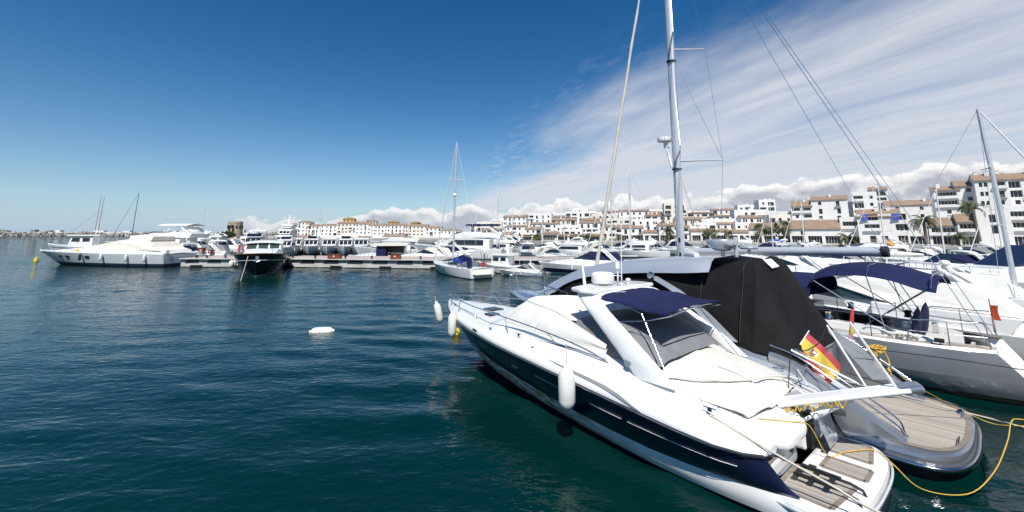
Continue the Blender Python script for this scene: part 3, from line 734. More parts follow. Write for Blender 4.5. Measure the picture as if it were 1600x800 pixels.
palm('palm with drooping fronds left of the blue awnings', 1324, 361, 118, 'feather', 1.1, .02, 4)
palm('leftmost of the three round palms by the quay house', 1188, 352, 142, 'fan', 1.2, .02, 1)
palm('middle one of the three round palms by the quay house', 1206, 354, 146, 'fan', 1.05, .0, 2)
palm('rightmost of the three round palms by the quay house, tallest', 1225, 347, 141, 'fan', 1.3, .0, 3)
palm('round green palm right of the great mast', 1107, 358, 165, 'fan', 1.25, .01, 4)
palm('slender pale palm just right of the round green palm', 1117, 357, 168, 'feather', .8, .0, 5)
palm('thin palm beside the white arcade house', 1138, 358, 168, 'feather', .8, .02, 6)
palm('palm in front of the three stacked balconies', 1042, 352, 172, 'feather', 1.25, .02, 7)
palm('short bushy palm at the foot of the three stacked balconies', 1046, 376, 170, 'fan', 1.15, .0, 8)
palm('palm before the arched shutters house', 970, 374, 178, 'feather', 1.0, .0, 9)
palm('left of two palms before the orange roofed cottages', 905, 370, 185, 'feather', 1.1, .0, 10)
palm('right of two palms before the orange roofed cottages', 915, 371, 186, 'feather', 1.1, .0, 11)
palm('palm before the long low cottage near the trawler', 836, 373, 195, 'feather', 1.2, .0, 12)
palm('small palm beside the long low cottage near the trawler', 842, 380, 195, 'feather', .8, .0, 13)
palm('dry palm at the gap in the skyline', 734, 367, 230, 'feather', 1.3, .0, 14)
palm('round palm left of the trawler masts', 778, 375, 225, 'fan', 1.5, .0, 15)
def bush(label, u, vtop, Y, rad, seed, cat='tree'):
    rr = random.Random(seed); x = xa(u, Y); zc = at_y(u, vtop, Y).z; t = thing('leafy_tree', label, cat, (x, Y, 1.35)); h = zc - 1.35
    mb = MB()
    for k in range(1300):
        d = Vector((rr.gauss(0, 1), rr.gauss(0, 1), rr.gauss(0, 1))).normalized() * rr.uniform(.55, 1) ** .5
        lump = 1 + .22 * math.sin(d.x * 7 + seed) * math.cos(d.y * 6 + d.z * 5); p = Vector((d.x * rad, d.y * rad, h * .58 + d.z * h * .40)) * 1
        p = Vector((p.x * lump, p.y * lump, p.z)); q = Vector((rr.gauss(0, 1), rr.gauss(0, 1), rr.gauss(0, 1))).normalized() * .5; w = q.orthogonal().normalized() * .3
        mb.add([p - w, p + w, p + q], [(0, 1, 2)])
    mb.build('crown', M('bush'), t, fix=False)
    mb = MB(); mb.tube([(0, 0, 0), (.1, 0, h * .6)], [.25, .12], 6); mb.build('trunk', M('trunk'), t)
bush('dark green tree at the left foot of the watch tower', 355, 361, 235, 4.2, 1)
bush('small green tree left of the watch tower', 345, 366, 238, 3.2, 2)
bush('green bush right of the watch tower foot', 376, 372, 232, 2.8, 3, 'bush')

# shop awnings, parasols and market stalls on the quay
def parasol(label, u, v, Y, r, mname, cat='parasol'):
    p = at_y(u, v, Y); t = thing('parasol', label, cat, (p.x, Y, 1.35), 0); h = p.z - 1.35
    mb = MB(); n = 8; vs = [(0, 0, h)] + [(r * math.cos(6.283 * k / n), r * math.sin(6.283 * k / n), h - r * .42) for k in range(n)]
    vs += [(x * 1.0, y * 1.0, z - .22) for x, y, z in vs[1:]]
    mb.add(vs, [(0, 1 + k, 1 + (k + 1) % n) for k in range(n)] + [(1 + k, 1 + n + k, 1 + n + (k + 1) % n, 1 + (k + 1) % n) for k in range(n)]); mb.build('canopy', M(mname), t, fix=False)
    mb = MB(); mb.tube([(0, 0, 0), (0, 0, h - .1)], .05, 6); mb.build('pole', M('mastwhite'), t)
for i, (u, v, Y, r, c, lab) in enumerate([(1426, 391, 105, 2.6, 'whitecanvas', 'white cafe parasol below the broad dark balconies'),
      (1400, 389, 104, 2.4, 'green', 'green cafe parasol below the blue awning house'), (1540, 386, 98, 2.2, 'whitecanvas', 'white cafe parasol beside the second mast'),
      (1462, 389, 104, 2.2, 'red', 'red cafe parasol below the striped loggias'), (1262, 392, 118, 2.2, 'green', 'green cafe parasol below the gabled quay house'),
      (1300, 391, 116, 2.2, 'creamcanvas', 'cream cafe parasol right of the green one'), (1146, 391, 150, 2.6, 'creamcanvas', 'cream parasol before the dark arcade'),
      (1170, 391, 146, 2.4, 'whitecanvas', 'white parasol left of the three palms')]): parasol(lab, u, v, Y, r, c)
def shop_awning(label, u0, u1, v, Y, c, rz=-40):
    a = at_y(u0, v, Y); W = (u1 - u0) / 640 * Y * 1.0; t = thing('shop_awning', label, 'awning', (a.x, Y, a.z), R(rz))
    mb = MB(); mb.slab([[(0, 0, .5), (W, 0, .5)], [(0, -1.6, -.1), (W, -1.6, -.1)], [(0, -1.62, -.5), (W, -1.62, -.5)]], .04); mb.build('canopy', M(c), t)
    mb = MB()
    for x in (.1, W - .1): mb.tube([(x, -1.5, -.5), (x, -1.5, 1.35 - a.z)], .05, 6)
    mb.build('posts_frame', M('mastwhite'), t)
for a in [('red shop awning under the striped loggia house', 1450, 1488, 389, 112, 'red'), ('white shop awning under the broad balconies', 1414, 1448, 388, 116, 'whitecanvas'),
          ('green and dark shop awning at the right of the second mast', 1578, 1640, 391, 104, 'navycanvas'), ('blue shop canopy between the three palms', 1204, 1222, 376, 142, 'bluecanvas'),
          ('red brown awning before the dark arcade house', 1086, 1130, 388, 168, 'pierred'), ('dark awning under the low quay cottages', 880, 912, 390, 190, 'navycanvas'),
          ('green awning below the gabled quay house', 1244, 1264, 381, 128, 'green')]: shop_awning(*a)
# ------------------------------------------------------------------ generic boats (x forward from the stern, y to port, z up from the waterline)
def copy_tree(o, parent=None):
    c = o.copy(); COL.objects.link(c)
    if parent is not None: c.parent = parent
    for ch in list(o.children): copy_tree(ch, c)
    return c

BEAM = [(0, .90), (.15, .97), (.4, 1), (.6, .95), (.75, .78), (.88, .46), (.96, .17), (1, .012)]
def gen_hull(t, L, B, fs, fb, mats=('gelfar', 'gelfar', 'bottom'), levels=(-.25, .10, .5, 1.0), rake=.09, names=('topsides', 'hull_band', 'hull_bottom'), power=1.7, deck='gelfar', beam=BEAM):
    ss = [0, .08, .18, .3, .42, .55, .66, .75, .83, .9, .95, .98, 1.0]
    def pt(s, f, sg):
        w = spl(beam, s) * B / 2; sh = fs + (fb - fs) * s ** power; k = .84 * (1 - s ** 2.6) + .04; z = f * sh if f > 0 else f * fs * 1.2
        g = max(0, f) ** .75; y = w * (k + (1 - k) * g) if f >= 0 else w * k * (1 + f * 1.2)
        return (L * s - rake * L * (1 - max(f, -.3)) * s ** 5, sg * y, z)
    def strake(f0, f1, n, nm, mn):
        mb = MB()
        for sg in (1, -1): mb.loft([[pt(s, f0 + (f1 - f0) * i / n, sg) for i in range(n + 1)] for s in ss], closed=False, cap=False)
        mb.add([pt(0, f0, 1), pt(0, f1, 1), pt(0, f1, -1), pt(0, f0, -1)], [(0, 1, 2, 3)])
        return mb.build(nm, M(mn), t, smooth=40)
    for (a, b), nm, mn in zip(((levels[2], levels[3]), (levels[1], levels[2]), (levels[0], levels[1])), names, mats): strake(a, b, 4, nm, mn)
    mb = MB()
    mb.loft([[(p[0], p[1] * q * .985, p[2] + .03 * B * (1 - q * q) - .02) for q in (-1, -.5, 0, .5, 1)] for p in (pt(s, 1, 1) for s in ss)], closed=False, cap=False)
    mb.build('deck', M(deck), t, smooth=40)
    return pt

def cabin(t, prof, hb, ht, mname, wins=(), front=None, name='cabin', nose=.75, wmat='glass', wname='window'):
    """prof: side outline aft-bottom, aft-top ... front-bottom"""
    z0 = min(p[1] for p in prof); z1 = max(p[1] for p in prof); x0 = min(p[0] for p in prof); x1 = max(p[0] for p in prof)
    def hw(x, z):
        f = (z - z0) / max(1e-6, z1 - z0); g = (x - x0) / (x1 - x0); n = 1 - (1 - nose) * max(0, (g - .35) / .65) ** 2
        return (hb + (ht - hb) * f) * n
    n = len(prof); mb = MB(); vs = [(x, hw(x, z), z) for x, z in prof] + [(x, -hw(x, z), z) for x, z in prof]
    mb.add(vs, [tuple(range(n))[::-1], tuple(range(n, 2 * n))] + [(i, i + 1, n + i + 1, n + i) for i in range(n - 1)])
    o = mb.build(name, M(mname), t, bevel=min(.06, (z1 - z0) * .08))
    for w in wins:
        for sg in (1, -1):
            mb = MB(); pts = [(x, sg * (hw(x, z) + .02), z) for x, z in w]; pin = [(x, sg * (hw(x, z) - .05), z) for x, z in w]; m = len(w)
            mb.add(pts + pin, [tuple(range(m)), tuple(range(m, 2 * m))[::-1]] + [(i, (i + 1) % m, m + (i + 1) % m, m + i) for i in range(m)]); mb.build(wname, M(wmat), o)
    if front:
        (xb, zb), (xt, zt), parts = front
        def on(z):                                   # x of the sloping front at height z
            for (xa_, za_), (xc, zc) in zip(prof[-2::-1], prof[:0:-1]):
                if min(za_, zc) <= z <= max(za_, zc) and za_ != zc and xc > xa_: return xc + (xa_ - xc) * (z - zc) / (za_ - zc)
            return None
        xb = on(zb) or xb; xt = on(zt) or xt
        for k in range(parts):
            a0, a1 = -1 + 2 * k / parts + .05, -1 + 2 * (k + 1) / parts - .05; mb = MB()
            nx, nz = (zt - zb), -(xt - xb); l = math.hypot(nx, nz); nx, nz = nx / l * .025, nz / l * .025
            q = [(xb, a0 * hw(xb, zb) * .94, zb), (xb, a1 * hw(xb, zb) * .94, zb), (xt, a1 * hw(xt, zt) * .94, zt), (xt, a0 * hw(xt, zt) * .94, zt)]
            mb.add([(x + nx, y, z + nz) for x, y, z in q] + [(x - nx, y, z - nz) for x, y, z in q], [(0, 1, 2, 3), (7, 6, 5, 4), (0, 4, 5, 1), (1, 5, 6, 2), (2, 6, 7, 3), (3, 7, 4, 0)])
            mb.build('windscreen', M(wmat), o)
    return hw

def bow_rail(t, pt, L, s0=.5, h=.55, r=.016, mname='steel', n=8):
    mb = MB()
    for sg in (1, -1):
        P = []
        for i in range(n + 1):
            s = s0 + (1 - s0) * i / n; a = Vector(pt(s, 1, sg)); a.y *= .93; top = a + Vector((.06, 0, h * min(1, .3 + i * .35))); P.append(top)
            if i: mb.tube([a, top], r * .85, 5)
        mb.tube(curve(P, 3), r, 5)
    mb.build('bow_rail', M(mname), t, smooth=60)

def fender(parent, p, L=.7, r=.12, mname='fender', rope=.5, name='fender'):
    mb = MB(); mb.lathe([(.01, 0), (r * .35, .01), (r * .45, .04), (r * .8, .10), (r, .2), (r, L - .2), (r * .8, L - .1), (r * .4, L - .03), (r * .3, L + .03), (.01, L + .04)], n=12)
    o = mb.build(name, M(mname), parent, smooth=50); o.location = (p[0], p[1], p[2] - L)
    mb = MB(); mb.tube([(0, 0, L), (0, 0, L + rope)], .012, 5); mb.build('rope', M('rope'), o); return o

def dome(parent, p, r=.3, name='radar_dome', h=None):
    h = h or r; mb = MB(); mb.lathe([(r * .5, -.25), (r * .5, -.02), (r * .9, 0), (r, h * .25), (r, h * .6), (r * .85, h * .9), (r * .5, h * 1.08), (.01, h * 1.14)], p, 14); return mb.build(name, M('gelfar'), parent, smooth=50)

def b_fly(t, L, v):
    B = .31 * L; fs, fb = .10 * L, .155 * L; hullm = v.get('hull', ('gelfar', 'gelfar', 'navyfar')); pt = gen_hull(t, L, B, fs, fb, hullm)
    z0, z1 = fs * 1.02, fs + .125 * L; z2 = z1 + .055 * L; wm = v.get('glass', 'glass')
    cabin(t, [(.14 * L, z0), (.13 * L, z1), (.54 * L, z1), (.74 * L, fb * .98)], B * .40, B * .36, 'gelfar', [[(.2 * L, z0 + .045 * L), (.2 * L, z1 - .022 * L), (.53 * L, z1 - .022 * L), (.60 * L, z0 + .055 * L)]],
          ((.70 * L, fs + .055 * L), (.56 * L, z1 - .012 * L), 3), wmat=wm, name='saloon')
    cabin(t, [(.02 * L, z1 + .004), (0.0 * L, z1 + .045 * L), (.10 * L, z2), (.46 * L, z2), (.60 * L, z1 + .012 * L)], B * .42, B * .38, 'gelfar', [], ((.57 * L, z1 + .02 * L), (.48 * L, z2 + .01 * L), 1) if v.get('scr', 1) else None, name='flybridge', wmat=wm)
    mb = MB()
    for sg in (1, -1): mb.tube(curve([(.02 * L, sg * B * .42, fs), (.03 * L, sg * B * .43, z1 * .8), (.05 * L, sg * B * .40, z1 + .01)], 4), .05, 6)
    mb.build('deck_support', M('gelfar'), t)
    mb = MB(); za = z2 + .05 * L
    P = [(.02 * L, B * .38, z1 + .03 * L), (.10 * L, B * .36, za - .02 * L), (.13 * L, B * .28, za), (.13 * L, -B * .28, za), (.10 * L, -B * .36, za - .02 * L), (.02 * L, -B * .38, z1 + .03 * L)]
    mb.tube(curve(P, 4), .017 * L * .7, 6); mb.build('radar_arch', M('gelfar'), t, smooth=60)
    dome(t, (.13 * L, 0, za + .25), .022 * L)
    if v.get('top'):
        mb = MB(); zt = z2 + .075 * L; mb.slab([[(x, y * B * .38, zt + .02 * L * (1 - y * y)) for y in (-1, -.5, 0, .5, 1)] for x in (.06 * L, .2 * L, .4 * L)], .04); mb.build('bimini_top', M(v['top']), t, smooth=50)
        mb = MB()
        for sg in (1, -1):
            for x, x2 in ((.07 * L, .12 * L), (.39 * L, .33 * L)): mb.tube([(x, sg * B * .37, zt), (x2, sg * B * .38, z1 + .05 * L)], .018, 5)
        mb.build('bimini_frame', M('steel'), t)
    bow_rail(t, pt, L, .42, .045 * L, .02)
    for k, s in enumerate((.18, .4, .6)):
        p = pt(s, 1, 1); fender(t, (p[0], p[1] + .12, p[2] - .1), .05 * L, .009 * L); p = pt(s, 1, -1); fender(t, (p[0], p[1] - .12, p[2] - .1), .05 * L, .009 * L)

def b_express(t, L, v):
    B = .30 * L; fs, fb = .085 * L, .125 * L; pt = gen_hull(t, L, B, fs, fb, v.get('hull', ('gelfar', 'gelfar', 'navyfar')))
    z0 = fs * 1.0
    cabin(t, [(.30 * L, z0), (.30 * L, fb + .035 * L), (.52 * L, fb + .04 * L), (.70 * L, fb + .028 * L), (.90 * L, fb * .97)], B * .37, B * .28, 'gelfar', [], None, name='coachroof', nose=.45)
    cabin(t, [(.06 * L, z0), (.03 * L, fb + .02 * L), (.34 * L, fb + .03 * L), (.34 * L, z0)], B * .45, B * .43, 'gelfar', [], None, name='cockpit_coaming', nose=.95)
    zt = fb + .115 * L; wm = v.get('glass', 'glass')
    cabin(t, [(.26 * L, fb + .032 * L), (.36 * L, zt), (.43 * L, zt - .003 * L), (.60 * L, fb + .036 * L)], B * .36, B * .27, wm, [], None, name='windscreen', nose=.7)
    cv = v.get('canvas')
    if cv:
        cabin(t, [(.035 * L, fb + .022 * L), (.10 * L, zt - .005 * L), (.40 * L, zt + .006 * L), (.47 * L, zt - .02 * L), (.30 * L, fb + .031 * L)], B * .395, B * .30, cv, [], None, name='canvas_cover', nose=.85)
    za = zt + .025 * L; mb = MB()
    P = [(.10 * L, B * .42, fb), (.20 * L, B * .40, zt * .93), (.25 * L, B * .30, za), (.25 * L, -B * .30, za), (.20 * L, -B * .40, zt * .93), (.10 * L, -B * .42, fb)]
    for off in (0, .035 * L): mb.tube(curve([(x + off, y, z) for x, y, z in P], 4), .012 * L, 6)
    if v.get('arch', 1): mb.build('radar_arch', M('gelfar'), t, smooth=60); dome(t, (.27 * L, 0, za + .24), .02 * L)
    bow_rail(t, pt, L, .5, .05 * L, .018)
    for s in (.2, .45, .62):
        for sg in (1, -1): p = pt(s, 1, sg); fender(t, (p[0], p[1] + sg * .12, p[2] - .05), .055 * L, .01 * L)

def b_hardtop(t, L, v):
    B = .34 * L; fs, fb = .12 * L, .17 * L; pt = gen_hull(t, L, B, fs, fb, v.get('hull', ('gelfar', 'gelgrey', 'bottom')))  # default grey on the lower sides paints in the hull shading
    z0 = fs; z1 = fs + .155 * L
    cabin(t, [(.18 * L, z0), (.16 * L, z1), (.52 * L, z1 + .01 * L), (.62 * L, fb + .02 * L), (.80 * L, fb * .99)], B * .41, B * .37, 'gelfar', [[(.22 * L, z0 + .06 * L), (.22 * L, z1 - .03 * L), (.5 * L, z1 - .03 * L), (.58 * L, z0 + .065 * L)]],
          ((.607 * L, fb + .025 * L), (.535 * L, z1 - .012 * L), 3), name='wheelhouse', wmat=v.get('glass', 'glass'))
    mb = MB(); mb.box((.34 * L, 0, z1 + .022 * L), (.44 * L, B * .78, .022 * L)); mb.build('roof', M('gelfar'), t, bevel=.03)
    if v.get('fly'):
        cabin(t, [(.16 * L, z1 + .03 * L), (.16 * L, z1 + .075 * L), (.42 * L, z1 + .08 * L), (.5 * L, z1 + .03 * L)], B * .36, B * .34, 'gelfar', [], ((.49 * L, z1 + .035 * L), (.43 * L, z1 + .085 * L), 1), name='flybridge')
    mb = MB(); mb.tube([(.2 * L, 0, z1), (.2 * L, 0, z1 + .2 * L)], .03, 5); mb.build('aerial_mast', M('mastwhite'), t)
    bow_rail(t, pt, L, .45, .055 * L, .02)
    for s in (.3, .55):
        for sg in (1, -1): p = pt(s, 1, sg); fender(t, (p[0], p[1] + sg * .12, p[2] - .05), .06 * L, .011 * L)

def b_super(t, L, v):
    B = .24 * L; fs, fb = .085 * L, .125 * L; pt = gen_hull(t, L, B, fs, fb, ('gelfar', 'gelfar', 'navyfar'))
    z = fs
    for k, (x0, x1, xf, h, hb) in enumerate(((.10, .60, .70, .075, .40), (.12, .52, .60, .068, .36), (.18, .42, .49, .05, .28))):
        z1 = z + h * L
        cabin(t, [(x0 * L, z), (x0 * L, z1), (x1 * L, z1), (xf * L, z + .012 * L)], B * hb, B * (hb - .02), 'gelfar', [[((x0 + .05) * L, z + .02 * L), ((x0 + .05) * L, z1 - .018 * L), ((x1 - .01) * L, z1 - .018 * L), ((x1 + .035) * L, z + .025 * L)]],
              (((xf - .012) * L, z + .022 * L), ((x1 + .012) * L, z1 - .014 * L), 3), name='deckhouse')
        mb = MB(); mb.box(((x0 + x1) / 2 * L - .03 * L, 0, z1 + .006 * L), ((x1 - x0) * L + .07 * L, B * (hb * 2 + .06), .012 * L)); mb.build('overhang', M('gelfar'), t, bevel=.05); z = z1 + .012 * L
    mb = MB(); mb.tube([(.30 * L, 0, z), (.27 * L, 0, z + .13 * L)], [.02 * L, .006 * L], 6); mb.box((.29 * L, 0, z + .06 * L), (.03 * L, .16 * L, .008 * L)); mb.build('radar_mast', M('gelfar'), t)
    dome(t, (.29 * L, .06 * L, z + .08 * L), .016 * L); dome(t, (.29 * L, -.06 * L, z + .08 * L), .016 * L)
    bow_rail(t, pt, L, .45, .03 * L, .03)

def b_trawler(t, L, v):
    B = .33 * L; fs, fb = .12 * L, .17 * L; pt = gen_hull(t, L, B, fs, fb, ('gelfar', 'gelfar', 'boot'), power=2.2)
    z0 = fs; z1 = fs + .17 * L
    cabin(t, [(.30 * L, z0), (.30 * L, z1), (.60 * L, z1), (.63 * L, z0 + .08 * L), (.64 * L, z0)], B * .36, B * .35, 'gelfar', [[(.34 * L, z0 + .085 * L), (.34 * L, z1 - .03 * L), (.44 * L, z1 - .03 * L), (.44 * L, z0 + .085 * L)], [(.48 * L, z0 + .085 * L), (.48 * L, z1 - .03 * L), (.58 * L, z1 - .03 * L), (.6 * L, z0 + .085 * L)]],
          ((.632 * L, z0 + .085 * L), (.606 * L, z1 - .02 * L), 3), name='wheelhouse', nose=.95)
    mb = MB(); mb.box((.42 * L, 0, z1 + .012 * L), (.46 * L, B * .84, .02 * L)); mb.build('roof', M('gelfar'), t, bevel=.03)
    mb = MB()
    for sg in (1, -1): mb.tube([(.21 * L, sg * B * .4, fs), (.21 * L, sg * B * .4, z1)], .03, 5)
    mb.build('roof_post', M('gelfar'), t)
    mb = MB(); mb.tube([(.36 * L, 0, z1), (.34 * L, 0, z1 + .5 * L)], [.06, .03], 6); mb.tube([(.35 * L, -.6, z1 + .3 * L), (.35 * L, .6, z1 + .3 * L)], .03, 5); mb.build('mast', M('mastwhite'), t)
    mb = MB(); mb.tube([(.40 * L, 0, z1 + .35 * L), (.9 * L, 0, fb)], .015, 4); mb.build('forestay', M('ropedark'), t)
    bow_rail(t, pt, L, .3, .07 * L, .022)
    mb = MB()
    for sg in (1, -1): mb.tube([Vector(pt(s, .8, sg)) + Vector((0, sg * .03, 0)) for s in (0, .15, .3, .5, .7, .85, .95)], .04, 5)
    mb.build('rubbing_strake', M('boot'), t)

def b_sail(t, L, v):
    B = .29 * L; fs, fb = .085 * L, .11 * L; H = v.get('mast', 1.35 * L); hm = v.get('hull', ('gelfar', 'gelfar', 'navyfar')); pt = gen_hull(t, L, B, fs, fb, hm, rake=.06, power=2.2)
    cabin(t, [(.30 * L, fs), (.30 * L, fs + .05 * L), (.52 * L, fs + .048 * L), (.72 * L, fb + .005 * L)], B * .30, B * .24, 'gelfar', [[(.34 * L, fs + .02 * L), (.34 * L, fs + .036 * L), (.5 * L, fs + .036 * L), (.55 * L, fs + .02 * L)]], None, name='coachroof', nose=.6)
    xm = .56 * L; z0 = fs + .03 * L; r = v.get('r', .0085 * L)
    mb = MB(); mb.tube([(xm, 0, z0), (xm - .006 * H, 0, z0 + H * .5), (xm - .02 * H, 0, z0 + H)], [r, r, r * .75], 8); mast = mb.build('mast', M(v.get('mm', 'mastwhite')), t, smooth=60)
    mb = MB()
    for f in (.38, .68): mb.tube([(xm - .012 * H - .02 * L, B * .30, z0 + H * f), (xm - .01 * H, 0, z0 + H * f), (xm - .012 * H - .02 * L, -B * .30, z0 + H * f)], r * .3, 5)
    mb.build('spreader', M('mastwhite'), mast)
    mb = MB(); mb.tube([(xm - r, 0, z0 + .07 * L), (.22 * L, 0, z0 + .075 * L)], r * .8, 8); mb.build('boom', M('mastwhite'), t, smooth=60)
    sc = v.get('cover')
    if sc:
        mb = MB(); mb.tube([(xm - r, 0, z0 + .10 * L), (.42 * L, 0, z0 + .098 * L), (.23 * L, 0, z0 + .09 * L)], [.028 * L, .025 * L, .012 * L], 8); mb.build('sail_cover', M(sc), t, smooth=60)
    mb = MB(); k = r * .16; top = (xm - .02 * H, 0, z0 + H)
    for e in ((0.02 * L, 0, fs), (xm - .03 * L, B * .47, fs), (xm - .03 * L, -B * .47, fs)): mb.tube([top, e], max(.007, k * .7), 4)
    mb.build('rigging', M('alu'), t)
    mb = MB(); mb.tube([top, (.98 * L, 0, fb)], [r * .3] + [r * .62], 6); mb.build('furled_sail', M(v.get('jib', 'whitecanvas')), t)
    if v.get('hood'):
        cabin(t, [(.20 * L, fs + .02 * L), (.21 * L, fs + .10 * L), (.29 * L, fs + .10 * L), (.35 * L, fs + .045 * L)], B * .34, B * .27, v['hood'], [], None, name='sprayhood')
    bow_rail(t, pt, L, .05, .05 * L, .014, n=12)

KINDS_ = {'fly': (b_fly, 'motor_yacht', 'motor yacht'), 'express': (b_express, 'motor_cruiser', 'motor cruiser'), 'hardtop': (b_hardtop, 'cabin_cruiser', 'cabin cruiser'), 'super': (b_super, 'super_yacht', 'super yacht'),
          'trawler': (b_trawler, 'fishing_boat', 'fishing boat'), 'sail': (b_sail, 'sailing_boat', 'sailing boat')}
CACHE = {}
def boat(kind, label, x, y, head, L, group=None, **v):
    """head: compass of the bow in degrees, 0 = +x, 90 = +y; (x, y) is the middle of the boat"""
    f, nm, cat = KINDS_[kind]; key = (kind, tuple(sorted((a, str(b)) for a, b in v.items()))); h = R(head)
    if key in CACHE: r, L0 = CACHE[key]; t = copy_tree(r); t['label'] = label
    else: t = thing(nm, label, cat); f(t, L, v); CACHE[key] = (t, L); L0 = L
    k = L / L0; t.scale = (k, k, k); t.rotation_euler = (0, 0, h); t.location = (x - math.cos(h) * L / 2, y - math.sin(h) * L / 2, 0)
    if group: t['group'] = group
    elif 'group' in t.keys(): del t['group']
    return t
def hcam(u): return math.degrees(math.atan2(-1, -(u - 800) / 647.6))
def bu(kind, label, u, Y, head, L, group=None, **v): return boat(kind, label, xa(u, Y), Y, head, L, group, **v)

# ------------------------------------------------------------------ the concrete pier and the boats around it
def pier():
    zt = 1.22
    def seg(label, a, b, name, slots, depth=7.0):
        a, b = Vector(a), Vector(b); L = (b - a).length; rz = math.atan2(b.y - a.y, b.x - a.x); t = thing(name, label, 'pier', (a.x, a.y, 0), rz)
        n = slots; w = L / n; mb = MB()
        ops = [(k * w + w * .19, k * w + w * .81, .42, .94, .55) for k in range(n)]; m2 = MB(); facade(m2, L, 1.0, depth, ops)
        m2.v = [(x, y, z) for x, y, z in m2.v]; m2.build('beam', M('concrete'), t, fix=False).location = (0, 0, .1)
        mb.box((L / 2, depth / 2 - .1, 1.16), (L + .1, depth + .5, .13)); mb.build('deck', M('concrete'), t, bevel=.02)
        mb = MB(); mb.box((L / 2, depth / 2 + .3, 1.236), (L - .6, depth - 1.2, .02)); mb.build('red_paving', M('pierred'), t)
        for k in range(n):
            b_ = MB(); b_.box((0, 0, 0), (w * .62, .04, .30)); o = b_.build('slot_shade', M('dark'), t); o.location = ((k + .5) * w, .50, .88)  # near-black sheet puts the shade of the slot into colour
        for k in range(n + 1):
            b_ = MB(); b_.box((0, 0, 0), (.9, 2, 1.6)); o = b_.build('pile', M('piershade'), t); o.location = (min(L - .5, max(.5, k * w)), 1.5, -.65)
        for k in range(n):
            if k % 2 == 0:
                b_ = MB(); b_.box((0, 0, 0), (1.5, .5, .34)); o = b_.build('tyre_fender', M('dark'), t); o.location = ((k + .75) * w, -.08, .14)
        return t
    seg('short concrete pier with red paving left of the black yacht', (-46.0, 58.2, 0), (-36.4, 57.6, 0), 'pier', 3)
    seg('long pale concrete pier with dark slots right of the black yacht', (-33.2, 57.9, 0), (-9.0, 54.8, 0), 'pier', 7)
    seg('short concrete pier piece behind the fishing boat and blue cruiser', (-1.0, 55.5, 0), (8.0, 54.2, 0), 'pier', 3)
    # deck boxes and people-high things on the pier
    for lab, u, v, d, mn in [('brown service cabinet at the left end of the short pier', 315, 397, (.8, .6, 1.0), 'brownbox'), ('tall brown cabinet at the right of the short pier', 343, 394, (.7, .6, .9), 'brownbox'),
                         ('small red brown box in the middle of the short pier', 329, 396, (.6, .5, .6), 'brownbox'), ('long red brown locker on the long pier', 523, 404, (1.7, .7, .55), 'brownbox'), ('red brown locker before the awning boat', 612, 406, (1.3, .7, .6), 'brownbox')]:
        p = at_z(u, v, 1.25); t = thing('deck_locker', lab, 'locker', (p.x, max(p.y, 58.5 + (u - 315) * -.009), 1.25), 0)
        mb = MB(); mb.box((0, 0, d[2] / 2), d); mb.build('body', M(mn), t, bevel=.02); mb = MB(); mb.box((0, -.02, d[2] + .03), (d[0] + .1, d[1] + .1, .06)); mb.build('lid', M('wood'), t)
        mb = MB(); mb.box((0, -d[1] / 2 - .02, d[2] * .6), (.18, .03, .18)); mb.build('plate', M('white'), t)
    for k, u in enumerate((306, 322, 351, 460, 497, 546, 588, 632, 664)):
        p = at_z(u, 403, 1.25); t = thing('bollard', 'small dark mooring bollard on the pier edge, %s from the left' % ORD[k], 'bollard', (p.x, 58.45 if u < 400 else 58.2 - (p.x + 33) * .128, 1.245), 0, 'mooring bollards')
        mb = MB(); mb.lathe([(.16, 0), (.12, .05), (.1, .25), (.2, .3), (.2, .36), (.01, .4)], n=10); mb.build('post', M('rubber'), t, smooth=40)
pier()

